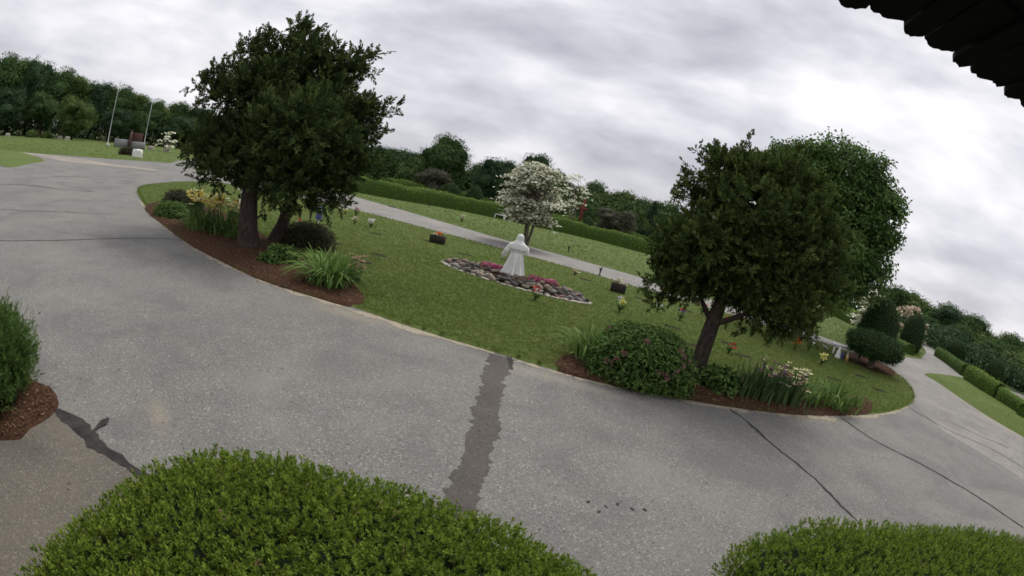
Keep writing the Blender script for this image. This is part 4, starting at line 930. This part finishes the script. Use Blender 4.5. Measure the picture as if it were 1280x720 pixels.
def statue():
    r = empty('statue', (SB[0], SB[1], .27), 0)
    segs, V, F = 56, [], []
    prof = [(-.01, .002, .002), (0, .39, .36), (.06, .38, .35), (.16, .345, .32), (.32, .31, .28), (.5, .28, .25), (.68, .255, .225), (.80, .225, .19), (.865, .20, .17), (.92, .225, .19), (1.06, .255, .195), (1.15, .262, .18), (1.21, .235, .155), (1.26, .16, .125), (1.30, .115, .115), (1.36, .118, .128), (1.43, .115, .13), (1.49, .09, .105), (1.53, .05, .06), (1.545, .001, .001)]
    for i, (z, rx, ry) in enumerate(prof):
        fold = (.15 if z < .85 else .06) * (1 - z / 1.7) * (1.0 if z < 1.22 else .15)
        if abs(z - .90) < .03: fold *= .3
        for j in range(segs):
            t = 2 * PI * j / segs
            k = 1 + fold * 1.5 * (math.sin(7 * t + 1.6 * z) + .6 * math.sin(12 * t - 2.4 * z + 1))
            tail = max(0, math.cos(t - PI * 1.08)) ** 3 * max(0, 1 - z / .35) * .30     # hem trailing to one side
            V.append((rx * (k + tail) * math.cos(t), ry * k * math.sin(t), z))
    for i in range(len(prof) - 1):
        for j in range(segs):
            k = (j + 1) % segs; F.append((i * segs + j, i * segs + k, (i + 1) * segs + k, (i + 1) * segs + j))
    parts = [(np.array(V), np.array(F))]
    # veil falling from the head over the shoulders and the back
    Vv, Fv = lathe([(.001, 1.0), (.29, .98), (.275, 1.08), (.25, 1.18), (.185, 1.26), (.145, 1.33), (.142, 1.42), (.118, 1.50), (.06, 1.555), (.005, 1.565)], 40, 1.0, .80)
    ang = np.arctan2(Vv[:, 1], Vv[:, 0]); front = np.sin(ang) > .35
    Vv[front, 1] *= .8; Vv[:, 0] *= 1 + .05 * np.sin(11 * ang); Vv[:, 1] -= .02
    parts.append((Vv, Fv))
    for s in (-1, 1):   # sleeves, bent forward
        el, ha = ((-.40, -.02, .86), (-.46, .12, .66)) if s < 0 else ((.36, -.01, .90), (.30, .24, 1.02))
        parts.append(tube([(s * .18, 0, 1.17), (s * .27, -.01, 1.10), ((s * .27 + el[0]) / 2, -.015, 1.0), el, tuple((np.array(el) + np.array(ha)) / 2), ha], [.07, .095, .095, .10, .105, .115], 14, .05))
        d = np.array(ha) - np.array(el); d /= np.linalg.norm(d); h0 = np.array(ha)
        side_ = np.cross(d, UPV); side_ /= np.linalg.norm(side_)
        parts.append(tube([h0 - d * .02, h0 + d * .05, h0 + d * .09], [.03, .042, .038], 10))
        for f_ in range(4):
            b0 = h0 + d * .085 + side_ * (f_ - 1.5) * .021; parts.append(tube([b0, b0 + d * .045, b0 + d * (.075 - .006 * abs(f_ - 1.4)) + UPV * -.012], [.011, .010, .007], 6))
        b0 = h0 + d * .03 + side_ * -.04 * s; parts.append(tube([b0, b0 + d * .03 - side_ * .02 * s, b0 + d * .055 - side_ * .025 * s], [.012, .011, .008], 6))
    V, F = join(parts); o = mesh('figure', V, F, 'statue_stone', r, smooth=True)
    md = o.modifiers.new('fuse', 'REMESH'); md.mode = 'VOXEL'; md.voxel_size = .012; md.use_smooth_shade = True
    sm = o.modifiers.new('soften', 'SMOOTH'); sm.factor = .5; sm.iterations = 1
    V, F = lathe([(.001, -.24), (.62, -.24), (.58, -.03), (.54, .0), (.001, .004)], 32, 1.0, .85); mesh('plinth', V, F, 'stone_pale', r, smooth=False)
    return tag(r, 'white stone statue of a veiled robed figure seen from behind, on stones', 'statue')
statue()

# ------------------------------------------------------------------ grave markers and offerings
mk = empty('grave_marker', (0, 0, .045))
V, F = box(0, 0, -.02, .66, .36, .026, .006); mesh('base', V, F, 'stone_dark', mk)
V, F = box(0, 0, .007, .60, .30, .010, .004); mesh('plaque', V, F, 'bronze', mk)
spots = []
for yy in (13.2, 15.4, 17.2, 22.2, 24.2):
    for xx in np.arange(-9, 15.5, 2.1):
        x, y = xx + rng.normal() * .25, yy - xx * .12 + rng.normal() * .2
        q = np.array([[x, y]])
        if not in_poly(q, island)[0] or any(in_poly(q, b_)[0] for b_ in beds): continue
        if abs(x - SB[0]) < 3.6 and abs(y - SB[1]) < 1.9: continue
        if rng.random() < .5: continue
        spots.append((x, y, .045))
for yy in (41, 46, 51, 56):
    for xx in np.arange(-12, 22, 4.2):
        if rng.random() < .45: continue
        spots.append((xx + rng.normal() * .4, yy + rng.normal() * .3 - .1 * xx, .05))
for i, s in enumerate(spots):
    o = mk if i == 0 else copy_tree(mk)
    o.location = s; o.rotation_euler = (0, 0, -.15 + rng.normal() * .04)
    isl_ = s[1] < 32
    tag(o, 'flat bronze grave marker set flush in the island lawn' if isl_ else 'flat bronze grave marker set flush in the far lawn', 'grave marker', 'flat markers in the island lawn' if isl_ else 'flat markers in the far lawn')

def blooms(r, h, rad, n, fl, mat, zs=.5, name='blossoms'):
    P = rng.normal(size=(n, 3)) * [rad, rad, rad * zs] + [0, 0, h]
    Vs = [cards(np.tile(p, (7, 1)), rdir(7) * [1, 1, .5] + [0, 0, .25], fl, fl * .6) for p in P]
    V, F = join(Vs); mesh(name, V, F, mat, r, np.repeat(rng.random(len(V) // 4), 4))
def bouquet(loc, label, mats, h=.34, fl=.09, rad=.075, n=9, vase='bronze', z=.045, cat='flowers', green=14):
    r = empty('flower_vase', (loc[0], loc[1], z))
    V, F = lathe([(.001, 0), (.028, 0), (.032, .02), (.026, .04), (.036, h * .4), (.042, h * .42), (.03, h * .4)], 12); mesh('vase', V, F, vase, r, smooth=True)
    P = np.tile([0, 0, h * .45], (green, 1)); V, F = cards(P * .3, np.c_[rng.normal(size=(green, 2)) * .55, np.ones(green)], h * .85, .05); mesh('leaves', V, F, 'shrub_leaf', r, np.repeat(rng.random(green), 4))
    for i, m_ in enumerate(mats): blooms(r, h * (1.0 - .12 * i), rad, max(2, n // len(mats)), fl, m_, .6)
    return tag(r, label, cat)
for loc, lab, mats, h, fl in [
    ((0.80, 15.96), 'red flowers with a white one in the lawn below the stone bed', ['petal_red', 'petal_white'], .36, .09),
    ((3.88, 17.24), 'white lily with a yellow flower behind the rhododendron', ['petal_white', 'petal_lemon'], .42, .15),
    ((5.88, 19.30), 'single white flower in a vase above the rhododendron', ['petal_white'], .30, .07),
    ((6.63, 18.49), 'purple and red flowers close to the lower branches of the leaning evergreen', ['petal_red', 'petal_violet_blue'], .42, .09),
    ((8.71, 21.52), 'red flowers just left of the leaning trunk, under the branches', ['petal_red', 'petal_orange'], .4, .11),
    ((8.89, 18.92), 'bright red flower right of the leaning trunk', ['petal_red'], .38, .12),
    ((7.23, 14.57), 'dull red flowers low in the lawn above the hosta', ['petal_red', 'petal_tan_flower'], .26, .08),
    ((11.89, 17.84), 'orange flowers on the lawn right of the leaning evergreen', ['petal_orange'], .40, .14),
    ((13.02, 18.40), 'pale blue and white flowers beside the orange ones', ['petal_pale_blue', 'petal_white'], .52, .14),
    ((12.13, 15.93), 'pale lemon flowers on the lawn in front of the white bench', ['petal_lemon', 'petal_pale_yellow'], .40, .14),
    ((15.00, 19.72), 'tiny white flower in the lawn left of the white bench', ['petal_white'], .18, .06),
    ((-11.16, 28.66), 'leftmost of the small white flowers at the lane edge by the dark tree', ['petal_cream'], .34, .12),
    ((-10.69, 28.44), 'small white flowers at the lane edge, second from the dark tree', ['petal_white', 'petal_lemon'], .30, .12),
    ((-9.96, 28.34), 'pale pink flowers at the lane edge, third from the dark tree', ['petal_dusty_pink', 'petal_white'], .5, .16),
    ((-8.75, 24.98), 'faded cream flowers on the lawn below the pale pink ones', ['petal_cream'], .3, .12),
    ((-7.76, 24.78), 'white flowers lying tilted on the lawn left of the dark flower box', ['petal_white'], .34, .15),
    ((2.85, 24.44), 'pale flowers on the lawn edge above the right tip of the stone bed', ['petal_cream', 'petal_dusty_pink'], .22, .11),
    ((5.96, 23.52), 'white cup of flowers at the lane edge right of the dark flower box', ['petal_white'], .36, .10),
    ((6.34, 23.56), 'small cream flowers beside the white cup at the lane edge', ['petal_cream'], .3, .09),
    ((-8.89, 18.50), 'small orange and white flowers behind the reddish shrub', ['petal_orange', 'petal_white'], .5, .12),
    ((-5.21, 40.91), 'pale flowers on the far lawn in front of the hedge', ['petal_cream'], .5, .2),
    ((12.74, 48.57), 'white flowers on the far lawn near the leaning evergreen', ['petal_white'], .45, .2),
]:
    bouquet(loc, lab, mats, h, fl)
for loc, lab in [((4.45, 26.82), 'dark empty vase standing at the lane edge'), ((2.66, 55.27), 'dark vase on the far lawn right of the dogwood trunk, farther one'), ((3.37, 36.21), 'dark vase on the far lawn right of the dogwood trunk, nearer one'), ((-10.25, 51.39), 'dark planter low on the far lawn close to the hedge'), ((-10.17, 22.32), 'thin dark green vase behind the reddish shrub'), ((16.61, 18.80), 'small black lantern on the lawn before the cushion topiary')]:
    r = empty('grave_vase', (loc[0], loc[1], .045)); s = .36
    V, F = lathe([(.001, 0), (.07, 0), (.075, .03), (.035, .06), (.045, s * .6), (.075, s - .02), (.07, s), (.03, s - .03)], 12); mesh('vase', V, F, 'dark_green_metal', r, smooth=True)
    V, F = cards(np.tile([0, 0, s - .06], (10, 1)), np.c_[rng.normal(size=(10, 2)) * .6, np.ones(10)], .2, .05); mesh('leaves', V, F, 'shrub_leaf_dark', r, np.repeat(rng.random(10), 4))
    tag(r, lab, 'vase')
def flower_box(loc, lab, mats, w_=.62):
    r = empty('flower_box', (loc[0], loc[1], .045), -.12)
    V, F = box(0, 0, 0, w_, .42, .36, .015, 0, 1.06); bx_ = mesh('box', V, F, 'dark_box', r)
    V, F = box(0, 0, .362, w_ * .98, .40, .02, .005); mesh('soil', V, F, 'soil', bx_)
    blooms(r, .46, .13, 10, .13, mats[0], .35); blooms(r, .42, .15, 7, .10, mats[1], .3)
    P = rng.normal(size=(40, 3)) * [.16, .1, .02] + [0, 0, .37]; V, F = cards(P, rng.normal(size=(40, 3)) * [.5, .5, .2] + [0, 0, .8], .12, .05); mesh('leaves', V, F, 'shrub_leaf', r, np.repeat(rng.random(40), 4))
    return tag(r, lab, 'planter')
flower_box((-4.13, 24.58), 'dark wooden box planter with orange flowers left of the statue', ['petal_orange', 'petal_cream'], .72)
r = flower_box((4.66, 22.16), 'dark wooden box planter with a small white figure near the lane', ['petal_cream', 'petal_tan_flower'], .66)
V, F = lathe([(.001, .38), (.07, .38), (.06, .5), (.045, .58), (.05, .62), (.03, .68), (.001, .69)], 12); mesh('figurine', V, F, 'white_paint', r, smooth=True)
# blue pinwheel flower stake behind the shrub
r = empty('pinwheel', (*(-8.67, 19.96), .045))
V, F = tube([[0, 0, 0], [0, 0, 1.0]], .012, 6); mesh('stake', V, F, 'white_plastic', r)
ang = np.arange(8) * PI / 4; Vs = []
for z, c_ in ((.95, .26), (.62, .22)): Vs.append(cards(np.tile([0, -.03, z], (8, 1)), np.stack([np.cos(ang), np.zeros(8) - .1, np.sin(ang)], 1), c_, .13, np.tile([.3, -1., .2], (8, 1))))
V, F = join(Vs[:1]); mesh('vane', V, F, 'petal_pale_blue', r, np.repeat(rng.random(8), 4)); V, F = join(Vs[1:]); mesh('vane', V, F, 'petal_violet_blue', r, np.repeat(rng.random(8), 4))
tag(r, 'pale blue pinwheel on a stake behind the reddish shrub', 'pinwheel')
# little sign post by the thick trunk
r = empty('marker_post', (*(-13.97, 21.48), .045)); V, F = tube([[0, 0, 0], [0, 0, .95]], .02, 6); mesh('stake', V, F, 'white_plastic', r); V, F = box(0, 0, .93, .34, .22, .05); mesh('cap', V, F, 'white_paint', r); tag(r, 'thin white post with a flat cap behind the yellow flowers', 'post')

# white bench with a figurine by the cushion topiary
bx = (15.56, 19.13); r = empty('garden_bench', (*bx, .045), -.55)
V, F = box(0, 0, .42, 1.1, .40, .10, .02); mesh('seat', V, F, 'white_paint', r)
for s in (-1, 1):
    V, F = box(s * .38, 0, 0, .08, .28, .42, .02); mesh('leg', V, F, 'white_paint', r)
tag(r, 'small white stone bench beside the cushion topiary', 'bench')
bx = (14.82, 18.35); r = empty('garden_figurine', (*bx, .045)); V, F = lathe([(.001, 0), (.15, 0), (.14, .1), (.10, .26), (.11, .32), (.06, .38), (.075, .44), (.06, .51), (.001, .53)], 16); mesh('figure', V, F, 'statue_stone', r, smooth=True); tag(r, 'small white figurine standing before the white bench', 'figurine')
bx = (15.12, 18.38); r = empty('memorial_vase', (*bx, .045)); V, F = lathe([(.001, 0), (.06, 0), (.07, .06), (.055, .15), (.08, .28), (.065, .30), (.02, .27)], 12); mesh('vase', V, F, 'blue_plastic', r, smooth=True); tag(r, 'dark violet blue vase right of the white figurine', 'vase')
bx = (15.20, 18.06); r = empty('grave_candle', (*bx, .045)); V, F = lathe([(.001, 0), (.07, 0), (.07, .24), (.05, .27), (.05, .31), (.001, .32)], 12); mesh('glass', V, F, 'amber_glass', r, smooth=True); tag(r, 'amber candle jar beside the white bench', 'candle')

# ------------------------------------------------------------------ far left: monument and flagpoles
for (x, y, zt), lab in (((-79.65, 66.87, 12.00), 'flagpole left of the brown monument, the taller one'), ((-74.22, 72.85, 9.38), 'flagpole right of the brown monument, the shorter one')):
    r = empty('flagpole', (x, y, .05)); V, F = tube([[0, 0, 0], [0, 0, zt * .5], [0, 0, zt]], [.10, .085, .05], 10); pl = mesh('pole', V, F, 'pole_metal', r, smooth=True)
    V, F = lathe([(.001, zt - .02), (.12, zt + .05), (.14, zt + .14), (.10, zt + .24), (.001, zt + .28)], 12); mesh('finial', V, F, 'pole_metal', pl, smooth=True)
    V, F = lathe([(.5, 0), (.5, .25), (.3, .32), (.18, .34)], 14); mesh('base', V, F, 'granite_base', r); tag(r, lab, 'flagpole')
mx_, my_, _z = (-72.01, 66.48, -0.06)
r = empty('monument', (mx_, my_, .05), math.atan2(-mx_, my_) * 0 + .70)
V, F = box(-1.75, .1, 0, 3.1, .6, 1.5, .05); mesh('wall', V, F, 'granite', r)
V, F = box(1.75, .1, 0, 3.1, .6, 1.3, .05); mesh('wall', V, F, 'granite', r)
V, F = box(1.1, .9, 0, 2.6, .7, 2.9, .06); mesh('brick_pier', V, F, 'brick_brown', r)
V, F = box(0, -.15, 0, .55, .55, 1.7, .05); pl = mesh('pillar', V, F, 'brick_brown', r)
V, F = lathe([(.001, 1.7), (.26, 1.7), (.24, 2.0), (.19, 2.4), (.26, 2.65), (.22, 2.8), (.10, 2.88), (.14, 2.98), (.13, 3.12), (.001, 3.2)], 14); mesh('figure', V, F, 'statue_brown', pl, smooth=True)
tag(r, 'grey walled monument with a brown figure on a pillar between the flagpoles', 'monument')
x, y = (-48.06, 46.19); r = empty('memorial_stone', (x, y, .05), .75); bm = bmesh.new(); bmesh.ops.create_icosphere(bm, subdivisions=3, radius=1)
for v in bm.verts:
    d = v.co.copy(); v.co = Vector((max(-.8, min(.8, d.x)) * .9, max(-.75, min(.75, d.y)) * .55, (max(-.6, min(.72, d.z)) + .6) * .72 * (1 + .06 * math.sin(5 * d.x + 3 * d.y))))
me = bpy.data.meshes.new('stone'); bm.to_mesh(me); bm.free(); me.materials.append(MATS['white_paint']); put('stone', me, r)
V, F = box(0, 0, -.02, 1.7, 1.1, .10, .02); mesh('base', V, F, 'granite_base', r)
tag(r, 'white squat memorial stone on the far lawn by the road', 'stone')
x, y = (-51.99, 47.73); bush('low_shrub', (x, y), 1.0, .9, .9, 220, 8, .22, .12, 'shrub_leaf_dark', 'dark low shrub beside the white memorial stone', .7, .05, .14)
for px, lab, c in (((-111.20, 57.10, 0.86), 'white dot of a headstone at the far left end of the wood edge', 'stone_pale'), ((-101.20, 68.14, 0.43), 'tan low headstone along the wood edge', 'stone_tan'), ((-98.40, 68.68, 0.06), 'pale low headstone along the wood edge, right of the tan one', 'stone_pale'), ((-70.26, 71.16, -0.03), 'pale low headstone just right of the flagpoles', 'stone_pale'), ((-66.46, 72.02, 0.19), 'pale small headstone below the sparse white tree', 'stone_pale')):
    r = empty('headstone', (px[0], px[1], .05), .6); V, F = box(0, 0, 0, 1.3, .4, .75, .08, 0, .92); mesh('stone', V, F, c, r); V, F = box(0, 0, 0, 1.6, .6, .12, .03); mesh('base', V, F, 'granite_base', r); tag(r, lab, 'headstone')
for px, s, lab in (((-108.74, 63.64, 0.53), 1.5, 'round low bush at the wood edge, left one of two'), ((-105.76, 66.64, 0.36), 1.4, 'round low bush at the wood edge, right one of two')):
    bush('low_shrub', px, s, s, s * .9, 220, 8, .3, .18, 'wood_leaf_b', lab, .7, .05, .2)
# red cross behind the hedge, white bench in front of it
cx_ = (7.26, 71.63, 4.79); r = empty('wooden_cross', (cx_[0], cx_[1], .05), -.1)
ht = 4.9; V, F = box(0, 0, 0, .50, .36, ht, .03); mesh('upright', V, F, 'red_wood', r); V, F = box(0, -.03, ht * .66, 1.25, .32, .42, .03); mesh('crossbar', V, F, 'red_wood', r); tag(r, 'tall orange red wooden cross standing behind the clipped hedges', 'cross')
x, y = (-3.29, 59.22); r = empty('garden_bench', (x, y, .05), -.2); V, F = box(0, 0, .42, 1.7, .45, .10, .03); mesh('seat', V, F, 'white_paint', r)
for s in (-1, 1): V, F = box(s * .6, 0, 0, .22, .38, .42, .02); mesh('leg', V, F, 'white_paint', r)
tag(r, 'white bench on the far lawn against the long clipped hedge', 'bench')

# undergrowth closing the foot of the woods
def thicket(pts, width, h, n, label, mat, cs_=.6):
    l = smooth_line(pts, 2.0); i = rng.integers(0, len(l), n); P = np.c_[l[i] + rng.normal(size=(n, 2)) * width, np.zeros(n)]
    hh = h * (.55 + .45 * np.sin(P[:, 0] * .35 + np.sin(P[:, 1] * .3) * 2) ** 2); P[:, 2] = hh * rng.random(n) ** .8
    V, F, tn = clumps(P, np.tile([0, 0, .6], (n, 1)) + rng.normal(size=(n, 3)) * .5, 12, .45, cs_, cs_ * .7)
    V[:, 2] = np.maximum(V[:, 2], 0); return tag(mesh('undergrowth', V, F, mat, None, tn), label, 'undergrowth', None, 'stuff')
thicket([(-133.91, 47.26, 3.33)[:2], (-123.75, 77.47, 4.21)[:2], (-108.55, 97.64, 5.99)[:2], (-81.00, 116.63, 9.67)[:2]], 4.0, 9.0, 3600, 'dark undergrowth at the foot of the wood behind the far left lawn', 'wood_leaf_c')
thicket([(-38.36, 83.62, 2.58)[:2], (-16.13, 88.54, 6.79)[:2], (3.12, 87.94, 10.99)[:2], (25.16, 86.41, 16.80)[:2], (53.11, 79.97, 17.69)[:2]], 3.0, 7.0, 4200, 'dark undergrowth below the trees behind the clipped hedges', 'wood_leaf_a', .45)
thicket([(54.82, 71.38, 4.37)[:2], (54.49, 55.81, 5.75)[:2], (51.66, 41.07, 5.83)[:2], (49.15, 30.79, 5.74)[:2], (48.77, 23.19, 5.87)[:2]], 2.6, 2.0, 5200, 'dark undergrowth at the foot of the wood on the right', 'wood_leaf_c', .36)

# ------------------------------------------------------------------ the building that carries the camera
r = empty('building', (0, -.45, 0))
V, F = box(0, -2.1, 0, 16, 4.0, 3.95, .02); mesh('wall', V, F, 'wall_siding', r)
e0, e1 = np.array([-.25, .787 + .45 + .051]), np.array([7.0, .787 + .45 - 1.428])
V = [(e0[0], e0[1] - .06, 3.732), (e1[0], e1[1] - .06, 3.732), (7, -.1, 3.732), (-.25, -.1, 3.732)]; V += [(a, b_, c + .10) for a, b_, c in V]
ev = mesh('eave_soffit', V, [(3, 2, 1, 0), (4, 5, 6, 7), (0, 1, 5, 4), (2, 3, 7, 6), (1, 2, 6, 5), (3, 0, 4, 7)], 'soffit', r)
# ragged wooden shingles along the eave edge
ln_ = np.linalg.norm(e1 - e0); tdir = (e1 - e0) / ln_; ndir = np.array([-tdir[1], tdir[0]]); ndir = ndir if ndir[1] > 0 else -ndir
s_ = 0.0; shin = []
for kk in range(4):
    V, F = box(0, 0, 0, 1, 1, 1, .0); 
    nx = 9; top = []; 
    xs = np.linspace(-.5, .5, nx); ys = .5 + np.array([-.04, .02, .05, .05, .06, .05, .05, .02, -.04]) + rng.normal(size=nx) * .02
    V = np.array([(x_, y_, z_) for z_ in (-.5, .5) for x_, y_ in list(zip(xs, ys)) + [(.5, -.5), (-.5, -.5)]])
    me = bpy.data.meshes.new('shingle'); m_ = nx + 2
    me.from_pydata([tuple(v) for v in V], [], [tuple(range(m_ - 1, -1, -1)), tuple(range(m_, 2 * m_))] + [(i, (i + 1) % m_, m_ + (i + 1) % m_, m_ + i) for i in range(m_)]); me.materials.append(MATS['shingle_dark']); shin.append(me)
rz_e = math.atan2(tdir[1], tdir[0])
while s_ < ln_:
    w_ = rng.uniform(.03, .085); c = e0 + tdir * (s_ + w_ / 2); s_ += w_ + .004
    o = put('shingle', shin[int(rng.integers(0, 4))], ev, (c[0] - ndir[0] * .10, c[1] - ndir[1] * .10, 3.712 + rng.normal() * .004), rz_e)
    o.scale = (w_, .24 + rng.uniform(-.02, .03), .014)
tag(r, 'dark shingled eave hanging over the camera at the top right', 'building')
